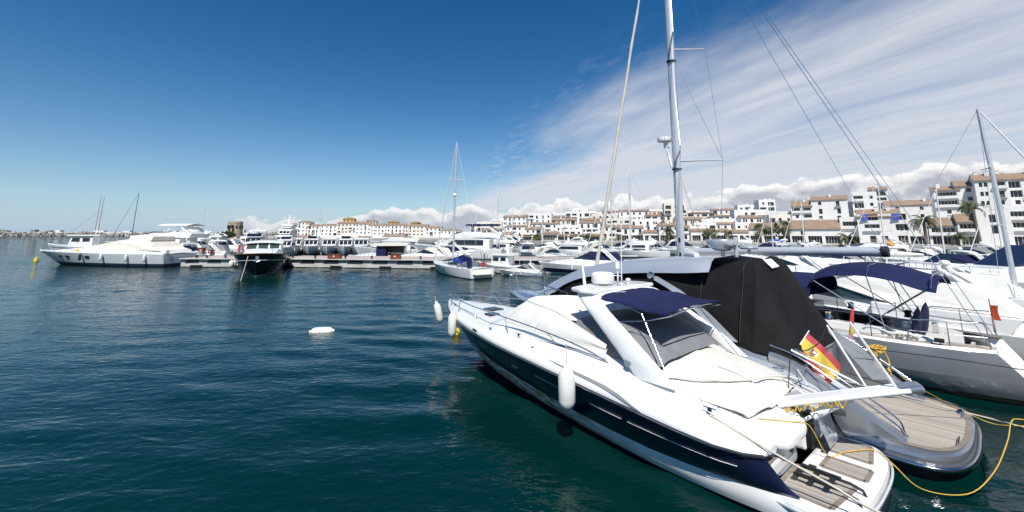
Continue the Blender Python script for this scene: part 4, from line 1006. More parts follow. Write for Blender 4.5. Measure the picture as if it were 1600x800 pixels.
def left_boats():
    # big covered cruiser at the left
    p = at_z(276, 417); L = 25.0; h = R(180 - 9); t = thing('motor_cruiser', 'long white cruiser under a cream cover with four fenders, leftmost near boat', 'motor cruiser', (p.x - .6, p.y + 1.2, 0), h)
    B = 5.6; pt = gen_hull(t, L, B, 1.75, 2.05, ('gelgrey', 'gelgrey', 'bottom'), levels=(-.25, .27, .5, 1.0), rake=.17, power=1.3)  # white hull coloured grey, the shade on its side put into the colour
    cabin(t, [(.02 * L, 1.74), (.03 * L, 2.35), (.40 * L, 2.62), (.60 * L, 2.62), (.86 * L, 2.1)], B * .46, B * .33, 'gelfar', [], None, name='coachroof', nose=.35)
    cabin(t, [(.03 * L, 2.2), (.10 * L, 2.75), (.13 * L, 3.6), (.27 * L, 3.8), (.36 * L, 3.6), (.60 * L, 2.55)], B * .44, B * .30, 'creamcanvas', [], None, name='canvas_cover', nose=.6)
    cabin(t, [(.125 * L, 3.6), (.125 * L, 4.2), (.21 * L, 4.45), (.30 * L, 4.3), (.29 * L, 3.75)], B * .33, B * .26, 'creamcanvas', [], None, name='flybridge_cover', nose=.8)
    for s, mn in ((.53, 'navyfar'), (.385, 'fender'), (.22, 'fender'), (.105, 'fender')):
        q = pt(s, .95, 1); fender(t, (q[0], q[1] + .22, q[2] + .05), 1.0, .17, mn)
    for s in (.50, .66, .73):
        q = pt(s, .72, 1); mb = MB(); mb.lathe([(.01, -.05), (.55, -.04), (.55, .05), (.01, .05)], n=16); o = mb.build('porthole', M('glass'), t); o.location = (q[0], q[1] + .0, q[2]); a2 = Vector(pt(s + .02, .72, 1)) - Vector(pt(s - .02, .72, 1)); b2 = Vector(pt(s, .85, 1)) - Vector(pt(s, .6, 1)); nn = a2.cross(b2).normalized(); nn = nn if nn.y > 0 else -nn; xx = a2.normalized(); yy = nn.cross(xx); o.matrix_local = Matrix.Translation(Vector(q) + nn * .03) @ Matrix((xx, yy, nn)).transposed().to_4x4() @ Matrix.Diagonal((.8, .3, 1, 1))
    mb = MB(); mb.lathe([(.01, 0), (.26, 0), (.26, .05), (.01, .06)], n=16); o = mb.build('emblem', M('flagyellow'), t); o.location = (.60 * L, B * .375, 2.22); o.rotation_euler = (R(-62), 0, R(5))
    mb = MB(); mb.box((.02 * L, B * .36, 2.1), (1.2, .5, .5)); mb.build('corner_locker', M('gelfar'), t, bevel=.05)
    bow_rail(t, pt, L, .55, .5, .025)
    # yellow mooring buoy and line off its bow
    q = at_z(56, 409); t = thing('mooring_buoy', 'yellow mooring buoy off the bow of the long covered cruiser', 'buoy', (q.x, q.y, 0))
    mb = MB(); mb.lathe([(.01, -.2), (.5, -.15), (.62, .1), (.5, .5), (.2, .8), (.12, 1.1), (.01, 1.12)], n=14); mb.build('float', M('yellow'), t, smooth=50); mb = MB(); mb.tube([(0, 0, 1.0), (.25, 0, 1.9)], .06, 6); mb.build('pick_up_stick', M('yellow'), t); t.scale = (.5, .5, .8)
    bu('trawler', 'white trawler yacht with wheelhouse windows behind the covered cruiser bow', 134, 92, 188, 14)
    bu('fly', 'white flybridge yacht with bimini roof right behind the covered cruiser', 246, 76, 176, 17, top='whitecanvas')
    bu('express', 'white cruiser with framed side windows at the covered cruiser stern', 281, 70, 160, 11, glass='glassblue')
    bu('sail', 'left of two raked masts far left, pale ketch behind the trawler yacht', 152, 120, 186, 12, mast=14, mm='wood', r=.06)
    bu('sail', 'right of two raked masts far left, behind the trawler yacht', 157, 123, 186, 12, mast=14, mm='wood', r=.06)
    bu('sail', 'dark blue raked mast boat hidden behind the covered cruiser', 212, 90, 185, 12, mast=12, mm='navyfar', jib='navycanvas', r=.06)
    lst = [('fly', 296, 98, 175, 14), ('fly', 310, 112, 168, 13), ('express', 324, 122, 182, 12), ('express', 352, 104, 176, 12), ('fly', 270, 120, 176, 18), ('express', 300, 82, 170, 13), ('fly', 232, 118, 178, 16), ('fly', 322, 150, 180, 14), ('fly', 286, 135, 172, 17)]
    for i, (k, u, Y, hd, L) in enumerate(sorted(lst, key=lambda a: a[1])):
        bu(k, '%s from the left of the white yachts crowded left of the watch tower' % ORD[i], u, Y, hd, L, 'white yachts left of the tower', glass='glass')
    bu('express', 'white cruiser with broad dark navy windscreen above the short pier', 336, 78, hcam(336) - 12, 12, glass='glassblue', canvas='navycanvas')
    bu('express', 'low white and blue cruiser left of the navy windscreen cruiser', 306, 72, 200, 11, glass='glassblue', canvas='greycanvas')
    bu('fly', 'tall white yacht with many radar domes behind the black yacht', 398, 96, hcam(398) - 6, 16)
    bu('fly', 'white flybridge yacht just left of the domed yacht behind the black hull', 386, 108, hcam(384) - 10, 14, scr=0)
    bu('super', 'large three deck white super yacht with slanted radar mast', 446, 132, hcam(446) - 10, 24)
    bu('hardtop', 'brown windowed motor yacht between the black yacht and small cruisers', 447, 88, hcam(447) - 10, 11, fly=1)
    row = [462, 488, 516, 541, 565]
    for i, u in enumerate(row):
        bu('hardtop', '%s from the left of the small bow-on cruisers behind the long pier' % ORD[i], u, 96 - i * .8, hcam(u) + (i - 2) * 2 - 4, 11.5 - .3 * (i % 2), 'bow-on cruisers behind the pier', **({'fly': 1} if i in (1, 3) else {}))
    bu('express', 'white cruiser with blue side glass on the long pier near the locker', 594, 69, 205, 9.5, glass='glassblue')
    bu('fly', 'white motor yacht with raked arch left of the beige awning boat', 606, 86, 190, 13)
    bu('express', 'cream cruiser with long tan window behind the right end of the pier', 660, 65, 196, 10, canvas='creamcanvas')
    bu('fly', 'white yacht with navy flybridge canopy behind the sailing boat mast', 717, 78, 172, 17, top='navycanvas')
    bu('express', 'white cruiser with navy cover left of the sailing boat mast', 690, 68, 200, 10, canvas='navycanvas')
    # beige awning boat
    Y = 67; x = xa(617, Y); t = thing('house_boat', 'boxy beige awning boat with navy side curtain behind the pier', 'house boat', (x - 3, Y, 0), 0)
    pt = gen_hull(t, 9, 3.4, .9, 1.2, ('gelfar', 'gelfar', 'bottom'))
    mb = MB(); mb.slab([[(-.2, y, 3.1 - abs(y) * .1), (5.6, y, 3.15 - abs(y) * .1)] for y in (-2.0, -1, 0, 1, 2.0)], .22); mb.build('awning_roof', M('cream'), t)
    mb = MB(); mb.box((1.4, -1.6, 1.9), (1.5, .08, 2.0)); mb.build('side_curtain', M('navycanvas'), t); mb = MB(); mb.box((2.4, .6, 1.9), (4.4, 1.8, 1.9)); mb.build('cabin', M('dark'), t)
    for a in ((.1, -1.7), (.1, 1.7), (5.2, -1.7), (5.2, 1.7)): mb = MB(); mb.tube([(a[0], a[1], .9), (a[0], a[1], 3)], .05, 6); mb.build('post', M('mastwhite'), t)
left_boats()

def black_yacht():
    Y = 44.5; x = xa(402, Y); L = 15.0; t = thing('motor_yacht', 'black hulled motor yacht with white wheelhouse lying bow-on', 'motor yacht', (x + 15 * math.cos(R(117)) , Y + .4 + 15 * math.sin(R(117)), 0), R(-63))
    B = 5.35; beam = [(0, .9), (.2, .98), (.5, 1), (.72, .98), (.86, .86), (.94, .62), (.985, .3), (1, .03)]
    pt = gen_hull(t, L, B, 1.75, 2.45, ('blackhull', 'blackhull', 'gelgrey'), levels=(-.25, .04, .72, 1.0), rake=.05, power=2.0, beam=beam)
    mb = MB()
    for sg in (1, -1): mb.tube([Vector(pt(s, .72, sg)) + Vector((0.02, sg * .03, 0)) for s in (.2, .4, .6, .72, .82, .9, .95, .98, 1)], .03, 5)
    mb.build('rubbing_strake', M('gelgrey'), t)
    mb = MB()
    for sg in (1, -1): mb.tube([Vector(pt(s, 1, sg)) + Vector((0.0, sg * .0, .03)) for s in (0, .2, .4, .6, .72, .82, .9, .95, .98, 1)], .05, 5)
    mb.build('cap_rail', M('wood'), t)
    cabin(t, [(.18 * L, 1.5), (.18 * L, 2.7), (.64 * L, 2.75), (.88 * L, 2.35)], B * .40, B * .34, 'gelfar', [], None, name='coachroof', nose=.8)
    cabin(t, [(.20 * L, 2.65), (.18 * L, 3.5), (.50 * L, 3.5), (.58 * L, 2.65)], B * .375, B * .36, 'gelfar', [[(.24 * L, 2.85), (.24 * L, 3.38), (.48 * L, 3.38), (.52 * L, 2.85)]], ((.592 * L, 2.80), (.532 * L, 3.42), 3), name='wheelhouse', nose=.97, wmat='glassgreen')
    mb = MB(); mb.slab([[(.16 * L, y, 3.74 - .035 * y * y), (.54 * L, y, 3.70 - .035 * y * y)] for y in (-2.1, -1, 0, 1, 2.1)], .2); mb.build('roof', M('gelfar'), t, smooth=50)
    mb = MB(); P = [(13.9, -1.5, 2.9), (14.7, -.6, 3.0), (14.9, 0, 3.02), (14.7, .6, 3.0), (13.9, 1.5, 2.9), (11.5, 2.3, 2.75), (8, 2.5, 2.4)]
    for s in (1, -1): mb.tube(curve([(8, s * 2.5, 2.45), (11.5, s * 2.3, 2.75), (13.6, s * 1.5, 2.9), (14.6, s * .5, 2.98), (14.8, 0, 3.0)], 4), .022, 5)
    for s in (1, -1):
        for q in ((8, 2.5, 2.45), (10, 2.42, 2.6), (11.5, 2.3, 2.75), (12.8, 1.85, 2.85), (13.8, 1.3, 2.9)): mb.tube([(q[0], s * q[1], q[2]), (q[0] - .05, s * q[1] * .98, 1.9)], .018, 5)
    mb.build('bow_rail', M('steel'), t, smooth=60)
    mb = MB(); mb.box((15.0, 0, 1.95), (.25, .3, .5)); mb.tube([(15.08, -.3, 1.75), (15.15, 0, 1.6), (15.08, .3, 1.75)], .06, 6); mb.tube([(15.12, 0, 2.1), (15.12, 0, 1.55)], .05, 6); mb.build('anchor', M('steel'), t)
    for k, (s, sg) in enumerate(((.55, 1), (.68, 1), (.5, -1), (.66, -1))):
        q = pt(s, .9, sg); fender(t, (q[0], q[1] + sg * .3, q[2] - .3), .8, .26, 'fender' if sg < 0 else 'rubber', name='fender')
    mb = MB(); mb.slab([[(1.0, y, 3.0), (2.4, y, 3.1)] for y in (-2.2, 0)], .5); mb.build('stern_cover', M('navycanvas'), t)
    mb = MB(); a = Vector(pt(.97, 1, -1)); mb.tube(sag((14.6, -.9, 2.2), (18.6, -1.0, -.2), .1), .025, 5); mb.build('anchor_line', M('rope'), t)
black_yacht()
def red_flags():
    for lab, u, v, Y in (('red flag on the stern of the yacht left of the black yacht', 372, 383, 58.8), ('small dark red flag right of the first red flag', 380, 384, 62)):
        p = at_y(u, v, Y); t = thing('ensign', lab, 'flag', (p.x, Y, 1.25)); h = p.z - 1.25; t.scale = (.55, .55, .7)
        mb = MB(); mb.tube([(0, 0, 0), (.1, 0, h + 1)], .03, 5); mb.build('staff', M('mastwhite'), t)
        mb = MB(); mb.slab([[(.1 + .03 * j, .12 * math.sin(i * 1.7), h + .9 - .3 * j) for j in range(5)] if 0 else [(.08 + .16 * i, .1 * math.sin(i * 1.8 + j), h + .9 - .28 * j - .05 * i) for j in range(6)] for i in range(5)], .01); mb.build('cloth', M('red'), t, smooth=60)
red_flags()

def centre_boats():
    # sailing boat at the end of the long pier
    a = at_z(682, 425); b = at_z(752, 437); hd = math.degrees(math.atan2(a.y - b.y, a.x - b.x)); m = (a + b) / 2; L = 11.4
    t = boat('sail', 'white sailing boat with royal blue bundle in the cockpit at the pier end', m.x - .3, m.y + 1.2, hd, L, None, mast=14.2, hull=('gelfar', 'gelfar', 'boot'), r=.13, mm='alu')
    mb = MB(); mb.tube([(3.9, .7, 1.75), (3.9, 0, 1.9), (3.9, -.7, 1.75)], [.32, .42, .3], 8); mb.tube([(2.9, .9, 1.7), (3.3, .9, 1.72), (4.6, .8, 1.7)], [.3, .38, .25], 8); mb.build('sail_bundle', M('bluecanvas'), t, smooth=60)
    mb = MB(); mb.tube(curve([(1.6, 1.5, 1.0), (1.4, 1.45, 2.4), (1.4, 0, 2.7), (1.4, -1.45, 2.4), (1.6, -1.5, 1.0)], 5), .035, 6); mb.tube(curve([(2.6, 1.5, 1.0), (2.6, 1.4, 2.5), (2.6, 0, 2.8), (2.6, -1.4, 2.5), (2.6, -1.5, 1.0)], 5), .03, 6); mb.build('cockpit_arch', M('steel'), t)
    mb = MB(); mb.slab([[(1.3, y, 2.75 - .1 * y * y), (2.8, y, 2.85 - .1 * y * y), (4.0, y, 2.75 - .1 * y * y)] for y in (-1.4, -.7, 0, .7, 1.4)], .04); mb.build('bimini_top', M('whitecanvas'), t)
    mb = MB(); mb.box((.9, 1.0, 1.6), (.2, .5, 1.0)); mb.build('dinghy_board', M('navycanvas'), t); mb = MB(); mb.box((.55, -.5, 1.4), (.3, .4, .45)); mb.build('outboard', M('red'), t, bevel=.05)
    mb = MB(); mb.box((5.6, B_ := 1.52, .72), (.34, .1, .22)); mb.build('porthole', M('glass'), t)
    dome(t, (6.3, 0, 9.0), .28)
    mb = MB(); mb.box((-.35, 0, .5), (.7, 2.2, .12)); mb.build('swim_step', M('cream'), t, bevel=.03)
    bu('trawler', 'grey white fishing boat with square wheelhouse right of the sailing boat', 783, 50, 150, 7.0)
    t = bu('express', 'small grey canopied launch right of the fishing boat', 813, 46.5, 165, 5.0, canvas='greycanvas', hull=('gelgrey', 'gelgrey', 'boot'))
    # navy banded cruiser
    a = at_z(858, 426); b = at_z(945, 430); hd = 180 - 6; L = 10.2
    boat('express', 'white cruiser with navy hull band and navy cockpit canopy behind the silver yacht', xa(908, 49.5), 49.5, hd, L, None, hull=('gelfar', 'navyfar', 'gelfar'), canvas='navycanvas', glass='glassblue')
    rows = [(762, 86, 'fly', 14), (748, 100, 'express', 12), (775, 98, 'fly', 15), (800, 88, 'fly', 15), (822, 82, 'express', 11), (848, 86, 'express', 13), (866, 70, 'express', 10), (880, 84, 'fly', 12), (900, 92, 'express', 12),
            (922, 90, 'fly', 13), (943, 84, 'express', 12), (962, 94, 'express', 12), (984, 88, 'fly', 13), (1004, 96, 'express', 13), (1024, 90, 'express', 12), (730, 92, 'fly', 14), (704, 96, 'fly', 14), (680, 104, 'express', 12), (640, 112, 'express', 12), (622, 120, 'express', 12),
            (1072, 92, 'express', 13), (1100, 84, 'express', 12), (1126, 90, 'fly', 14), (1160, 80, 'express', 12), (1190, 86, 'express', 12), (1224, 76, 'express', 12), (1258, 80, 'fly', 12), (1292, 72, 'express', 12), (1330, 70, 'express', 12), (1368, 66, 'express', 12)]
    cv = ['navycanvas', 'greycanvas', 'whitecanvas', 'creamcanvas']
    for i, (u, Y, k, L) in enumerate(sorted(rows)):
        hd = rnd.choice([-60, -75, -100, 150, 165, 175, 190])
        if k == 'express': bu(k, '%s from the left of the white boats moored below the quay houses' % ORD[i], u, Y, hd, L * .9, 'boats moored below the houses', canvas=cv[i % 4])
        else: bu(k, '%s from the left of the white boats moored below the quay houses' % ORD[i], u, Y, hd, L * .85, 'boats moored below the houses', glass='glass')
    # masts
    for u, Y, vt, lab, r in [(781, 82, 295, 'tall bright mast right of the fishing boat wheelhouse', .11), (803, 112, 320, 'shorter mast right of the tall bright one', .11), (790, 100, 345, 'shortest mast between the tall bright one and its neighbour', .1),
                         (962, 54, 265, 'thin white mast between the furled sail and the great mast', .08), (991, 84, 262, 'grey mast with thin aerial left of the great mast', .16), (583, 150, 326, 'thin mast before the long apartment block, right one', .13), (502, 150, 322, 'thin mast before the long apartment block, left one', .13),
                         (1261, 66, 288, 'thin mast before the gabled quay house', .08), (640, 120, 333, 'thin mast above the beige awning boat', .10), (746, 105, 330, 'thin mast right of the pier end sailing boat', .10), (850, 96, 322, 'thin mast left of the navy banded cruiser', .09), (884, 110, 335, 'short thin mast above the navy banded cruiser', .09), (318, 150, 318, 'pale thin mast left of the watch tower', .09), (1210, 80, 312, 'thin mast before the three round palms', .08)]:
        z = at_y(u, vt, Y).z
        bu('sail', 'sailing boat under the ' + lab, u, Y, 170 + rnd.uniform(-15, 15), min(13, z * .72), mast=round(z - 1.6, 2), r=r)
centre_boats()
# ------------------------------------------------------------------ the navy and white sports yacht in front
def sym(rows): return rows
def strake(t, name, mname, lo_, hi, ss, n=5, bulge=0, smooth=40, both=True):
    """side skin between two edge tables [(s, y, z)] given as functions of s"""
    mb = MB()
    for sg in (1, -1) if both else (1,):
        rings = []
        for s in ss:
            a, b = lo_(s), hi(s); ring = []
            for i in range(n + 1):
                f = i / n; k = bulge * math.sin(math.pi * f)
                ring.append((a[0] + (b[0] - a[0]) * f, sg * (a[1] + (b[1] - a[1]) * f + k), a[2] + (b[2] - a[2]) * f))
            rings.append(ring)
        mb.loft(rings, closed=False, cap=False)
    return mb.build(name, M(mname), t, smooth=smooth)

def flag(t, a, b, c, nm='cloth', nu=10, nv=9, sagz=.10, crest=True):
    """a striped red-yellow-red flag: a = top hoist, b = bottom hoist, c = top fly"""
    a, b, c = Vector(a), Vector(b), Vector(c); u, v = c - a, b - a; n = u.cross(v).normalized()
    def pt(i, j): # i along fly, j down hoist 0..1
        w = (.09 * math.sin(i * 7 + j * 2.2) + .035 * math.sin(i * 15 - j * 5 + 1)) * (.25 + i); return a + u * i + v * j + n * w - Vector((0, 0, sagz * i * i))
    for mn, j0, j1, m in (('flagred', 0, .25, 3), ('flagyellow', .25, .75, 5), ('flagred', .75, 1, 3)):
        mb = MB(); mb.loft([[pt(i / nu, j0 + (j1 - j0) * j / m) for j in range(m + 1)] for i in range(nu + 1)], closed=False, cap=False)
        mb.loft([[pt(i / nu, j0 + (j1 - j0) * j / m) + n * .004 for j in range(m + 1)] for i in range(nu + 1)], closed=False, cap=False)
        mb.build({'flagred': 'red_stripe', 'flagyellow': 'yellow_stripe'}[mn], M(mn), t, smooth=60, fix=False)
    if crest:
        for mn, cx, cy, rx, ry in (('printgrey', .42, .5, .11, .15), ('flagred', .39, .47, .04, .055), ('white', .455, .47, .035, .05), ('flagyellow', .39, .55, .035, .045), ('flagred', .455, .55, .035, .045), ('flagyellow', .42, .35, .05, .035), ('white', .315, .5, .014, .12), ('white', .525, .5, .014, .12)):
            for side in (-.008, .012):
                k = 0 if mn == 'printgrey' else (.003 if side > 0 else -.003)
                mb = MB(); R_ = [pt(cx, cy) + n * (side + k)] + [pt(cx + rx * math.cos(q * .5236), cy + ry * math.sin(q * .5236)) + n * (side + k) for q in range(12)]
                mb.add(R_, [(0, 1 + q, 1 + (q + 1) % 12) for q in range(12)]); mb.build('crest', M(mn), t, fix=False)

def boat_a():
    hx, hy = -8.74, 10.53; t = thing('sports_yacht', 'white sports yacht with navy hull band, radar arch and navy bimini, nearest', 'motor yacht', (6.07, 7.72, 0), math.atan2(hy, hx))
    KN = [(.95, 1.72, .98), (1.2, 1.95, 1.0), (1.7, 2.14, 1.04), (3, 2.24, 1.16), (4.3, 2.22, 1.24), (5.5, 2.16, 1.30), (6.7, 2.08, 1.35), (8.2, 1.92, 1.40), (10, 1.58, 1.46), (11.3, 1.20, 1.50), (12.3, .82, 1.53), (13.1, .42, 1.56), (13.5, .18, 1.58), (13.68, .03, 1.59)]
    NB = [(.55, 1.50, .46), (.70, 1.58, .45), (1.2, 1.70, .43), (2, 1.80, .41), (3, 1.86, .40), (4.3, 1.82, .42), (5.6, 1.70, .45), (6.7, 1.56, .48), (7.8, 1.42, .52), (9.3, 1.18, .60), (10.7, .90, .76), (11.8, .58, .98), (12.6, .34, 1.18), (13.2, .17, 1.38), (13.5, .08, 1.50), (13.68, .02, 1.58)]
    LW = [(.50, 1.60, .12), (.70, 1.62, .10), (2, 1.72, .08), (3.2, 1.72, .08), (5.6, 1.50, .10), (7.8, 1.20, .14), (9.3, .92, .20), (10.7, .60, .32), (11.6, .34, .52), (12.4, .14, .86), (13.0, .05, 1.18), (13.45, .02, 1.42), (13.68, .01, 1.57)]
    KL = [(.50, 1.2, -.2), (.70, 1.2, -.35), (6, 1.0, -.45), (8, .7, -.35), (10, .25, -.2), (11.0, .06, .02), (11.7, .02, .36), (12.5, .01, .80), (13.1, .01, 1.15), (13.68, .005, 1.56)]
    sa = [.95, 1.2, 1.6, 2.2, 3, 4, 5, 6, 7, 8, 9, 10, 10.8, 11.5, 12.1, 12.6, 13, 13.3, 13.55, 13.68]
    T = lambda tab: (lambda s: (s,) + tuple(spl(tab, s)))
    kn, nb, lw, kl = T(KN), T(NB), T(LW), T(KL)
    sb = [.50, .60, .70] + sa
    # rising flare: the white strip above the knuckle rolls in to the deck
    q_ = lambda s: max(0, min(1, (s - .95) / 1.3)) ** .8
    def sh(s): y, z = spl(KN, s); g = min(1, (13.68 - s) / 1.5); return (s, y * .955, z + (.20 + .02 * g) * (.12 + .88 * q_(s)))
    def dk(s): y, z = spl(KN, s); g = max(0, min(1, (9.8 - s) / 4.5)); return (s, y * (.82 - .10 * g), z + (.24 + .30 * g * g) * (.10 + .90 * q_(s)) - .12 * q_(s) * max(0, 1 - abs(s - 2.4) / 1.6))
    strake(t, 'hull_bottom', 'bottom', kl, lw, sb, 3)
    strake(t, 'lower_hull', 'lowerhull', lw, nb, sb, 4, .035)
    k2 = T([(.55, 1.50, .47), (.70, 1.58, .60), (.85, 1.67, .82)] + KN)
    band = strake(t, 'hull_band', 'navy', nb, k2, [.56, .63, .70, .78, .86] + sa, 6, .04)
    strake(t, 'topsides', 'gel', kn, sh, sa, 5, .035)
    strake(t, 'side_deck', 'gel', sh, dk, sa, 4, .02)
    mb = MB()       # rubbing strake with a thin bright insert
    for sg in (1, -1): mb.tube([(s, sg * (spl(KN, s)[0] + .018), spl(KN, s)[1]) for s in sa], .03, 6)
    mb.build('rubbing_strake', M('rubber'), t, smooth=60)
    mb = MB()
    for sg in (1, -1): mb.tube([(s, sg * (spl(KN, s)[0] + .045), spl(KN, s)[1] + .004) for s in sa], .009, 5)
    mb.build('strake_insert', M('steel'), t, smooth=60)
    for k, (s0, s1) in enumerate(((1.3, 3.3), (3.45, 4.3), (4.75, 6.2))):       # fine white pin line on the navy
        mb = MB(); P = []
        for sg in (1, -1):
            for q in range(9):
                s = s0 + (s1 - s0) * q / 8; a, b = nb(s), kn(s); f = .60; y = a[1] + (b[1] - a[1]) * f + .05 * math.sin(math.pi * f) + .005
                P.append((s, sg * y, a[2] + (b[2] - a[2]) * f))
        mb.tube(P[:9], .005, 4); mb.tube(P[9:], .005, 4); mb.build('pin_line', M('white'), band)
    for s in (7.3, 7.2, 7.12):
        a, b = nb(s), kn(s); mb = MB(); mb.lathe([(.01, -.02), (.028, 0), (.02, .02), (.01, .02)], (s, a[1] + (b[1] - a[1]) * .5 + .055, a[2] + (b[2] - a[2]) * .5), 8, 'y'); mb.build('drain', M('steel'), band)
    # exhaust outlet and long styling vent along the topsides
    for sg in (1, -1):
        mb = MB(); rows = []
        for s, f0, f1 in ((5.65, .99, 1.0), (5.2, .90, 1.0), (4.7, .80, .99), (4.2, .74, .98), (3.8, .66, .93), (3.4, .46, .72), (3.1, .22, .38), (2.85, .06, .09)):
            r_ = []
            for q in (0, .33, .67, 1):
                f = f0 + (f1 - f0) * q; a, b = kn(s), sh(s); r_.append((s, sg * (a[1] + (b[1] - a[1]) * f + .035 * math.sin(math.pi * f) + .014), a[2] + (b[2] - a[2]) * f + .006))
            rows.append(r_)
        mb.loft(rows, closed=False, cap=False); mb.build('styling_vent', M('greycanvas'), t, fix=False)
    # foredeck
    mb = MB(); ss = [5.2, 6, 7, 8, 9, 10, 10.8, 11.5, 12.1, 12.6, 13, 13.3, 13.55, 13.68]
    def crown(s): y, z = dk(s)[1:]; return z + .10 * min(1, y)
    mb.loft([[(s, dk(s)[1] * q, dk(s)[2] + (crown(s) - dk(s)[2]) * (1 - q * q)) for q in (-1, -.7, -.4, 0, .4, .7, 1)] for s in ss], closed=False, cap=False); mb.build('foredeck', M('gel'), t, smooth=50)
    for s, y, w in ((10.6, 0, .28), (9.95, .55, .2)):
        mb = MB(); z = crown(s) + .012; mb.prism([(s - w, y - w), (s + w, y - w), (s + w * .9, y + w), (s - w, y + w)], z - .03, z + .02); mb.build('deck_hatch', M('glass'), t, bevel=.01)
    mb = MB(); mb.box((13.2, 0, 1.86), (.55, .12, .06)); mb.lathe([(.07, 0), (.06, .1), (.08, .12), (.01, .15)], (12.75, 0, 1.83), 10); mb.build('windlass', M('steel'), t)
    # windscreen under a white cover: a band round the glass, open on top behind the front pane
    BC = curve([(9.4, 0, 1.83), (9.1, .70, 1.85), (8.4, 1.16, 1.91), (7.4, 1.42, 1.93), (6.2, 1.55, 1.93), (5.1, 1.59, 1.95), (4.15, 1.61, 1.97)], 5)
    TC = curve([(8.25, 0, 2.53), (8.0, .55, 2.53), (7.6, .90, 2.545), (6.9, 1.15, 2.55), (6.0, 1.31, 2.49), (5.1, 1.44, 2.28), (4.2, 1.56, 2.05)], 5)
    fl = lambda p: Vector((p[0], -p[1], p[2]))
    def wrow(f):
        h = [BC[i].lerp(TC[i], f) + Vector((0, .05 * math.sin(math.pi * f) + .008 * math.sin(i * 1.3 + f * 5) * math.sin(math.pi * f), .012 * math.sin(i * .9 + f * 7) * math.sin(math.pi * f))) for i in range(len(BC))]
        return [fl(p) for p in h[:0:-1]] + h
    mb = MB(); mb.loft([wrow(f) for f in np.linspace(0, 1, 8)], closed=False, cap=False); wc = mb.build('windscreen_cover', M('whitecanvas'), t, smooth=60)
    mb = MB(); TP = TC[:24]; mb.loft([[Vector((p.x, p.y * q, p.z + .02 - .16 * (1 - q * q) * min(1, i / 8))) for q in np.linspace(-1, 1, 9)] for i, p in enumerate(TP)], closed=False, cap=False); mb.build('dash_cover', M('whitecanvas'), t, smooth=60)
    mb = MB()
    for i in (10, 18):
        for sg in (1, -1): mb.tube([Vector((p.x, sg * (p.y + .01), p.z)) for p in [BC[i].lerp(TC[i], f) + Vector((0, .05 * math.sin(math.pi * f), 0)) for f in np.linspace(0, 1, 6)]], .010, 5)
    for sg in (1, -1): mb.tube([Vector((p.x, sg * p.y, p.z + .005)) for p in TC], .014, 5); mb.tube([Vector((p.x, sg * (p.y + .01), p.z)) for p in BC], .012, 5)
    mb.build('seam', M('cream'), wc)
    # moulded base under the windscreen
    mb = MB()
    for sg in (1, -1): mb.loft([[(p.x, sg * (p.y - .01), p.z + .01), (p.x - .0, sg * (p.y + .05), p.z - .05), (min(p.x, 9.6), sg * max(p.y + .06, dk(p.x)[1] - .02), dk(p.x)[2])] for p in BC], closed=False, cap=False)
    mb.build('coachroof_side', M('gel'), t, smooth=50)
    # grey sun mesh over the cockpit
    mb = MB(); rows = []
    for s, zt, w in ((6.1, 2.22, 1.28), (5.4, 2.46, 1.38), (4.8, 2.56, 1.43), (4.2, 2.56, 1.47), (3.75, 2.47, 1.48), (3.35, 2.27, 1.45), (3.08, 2.06, 1.38), (2.95, 1.93, 1.28)):
        zb = 1.82; P = [(s, w, zb), (s, w * .97, zb + (zt - zb) * .5), (s, w * .82, zb + (zt - zb) * .86), (s, w * .4, zt - .02), (s, 0, zt)]; rows.append([Vector(p) for p in P + [(x, -y, z) for x, y, z in P[-2::-1]]])
    fr = [curve([r[j] for r in rows], 4) for j in range(9)]; mb.loft([[fr[j][i] for j in range(9)] for i in range(len(fr[0]))], closed=False, cap=False); mb.build('sun_mesh', M('greymesh'), t, smooth=60)
    # white tonneau draped over the after cockpit
    mb = MB(); rows = []
    for s, zc, w in ((3.25, 1.93, 1.52), (2.9, 1.87, 1.56), (2.5, 1.77, 1.58), (2.1, 1.68, 1.55), (1.8, 1.60, 1.48), (1.55, 1.53, 1.38), (1.36, 1.46, 1.28), (1.28, 1.34, 1.20)):
        row = []
        for j in range(17):
            q = -1 + j / 8; z = zc - .42 * (zc - 1.28) * abs(q) ** 2.4; z += .035 * math.sin(q * 5 + s * 3.4) * (1 - abs(q)) + .022 * math.sin(s * 7 + q * 9) * (1 - q * q) + .012 * math.sin(s * 2 - q * 19) * (1 - q * q); row.append(Vector((s + .10 * q * q, q * w, z)))
        rows.append(row)
    fr = [curve([r[j] for r in rows], 4) for j in range(17)]; mb.loft([[fr[j][i] for j in range(17)] for i in range(len(fr[0]))], closed=False, cap=False); tn = mb.build('tonneau', M('tonneau'), t, smooth=60)
    mb = MB(); mb.tube(curve([(2.75, 1.42, 1.70), (2.2, 1.0, 1.70), (1.75, .3, 1.66), (1.55, -.5, 1.62), (1.35, -1.0, 1.55), (1.25, -1.15, 1.50)], 6), .022, 6); mb.build('draw_rope', M('cream'), tn)
    mb = MB()
    for sg in (0, -1): mb.tube([fr[j][i] + Vector((0, 0, .012)) for j in (range(17) if 0 else (0,)) for i in range(len(fr[0]))] if sg == 0 else [fr[16][i] + Vector((0, 0, .012)) for i in range(len(fr[0]))], .020, 6)
    mb.tube([fr[j][len(fr[0]) - 1] for j in range(17)], .020, 6); mb.tube([fr[j][0] + Vector((0, 0, .01)) for j in range(17)], .016, 6); mb.build('hem', M('cream'), tn)
    for j in (4, 12): mb = MB(); mb.tube([fr[j][i] + Vector((0, 0, .004)) for i in range(len(fr[0]))], .006, 4); mb.build('cloth_seam', M('cream'), tn)
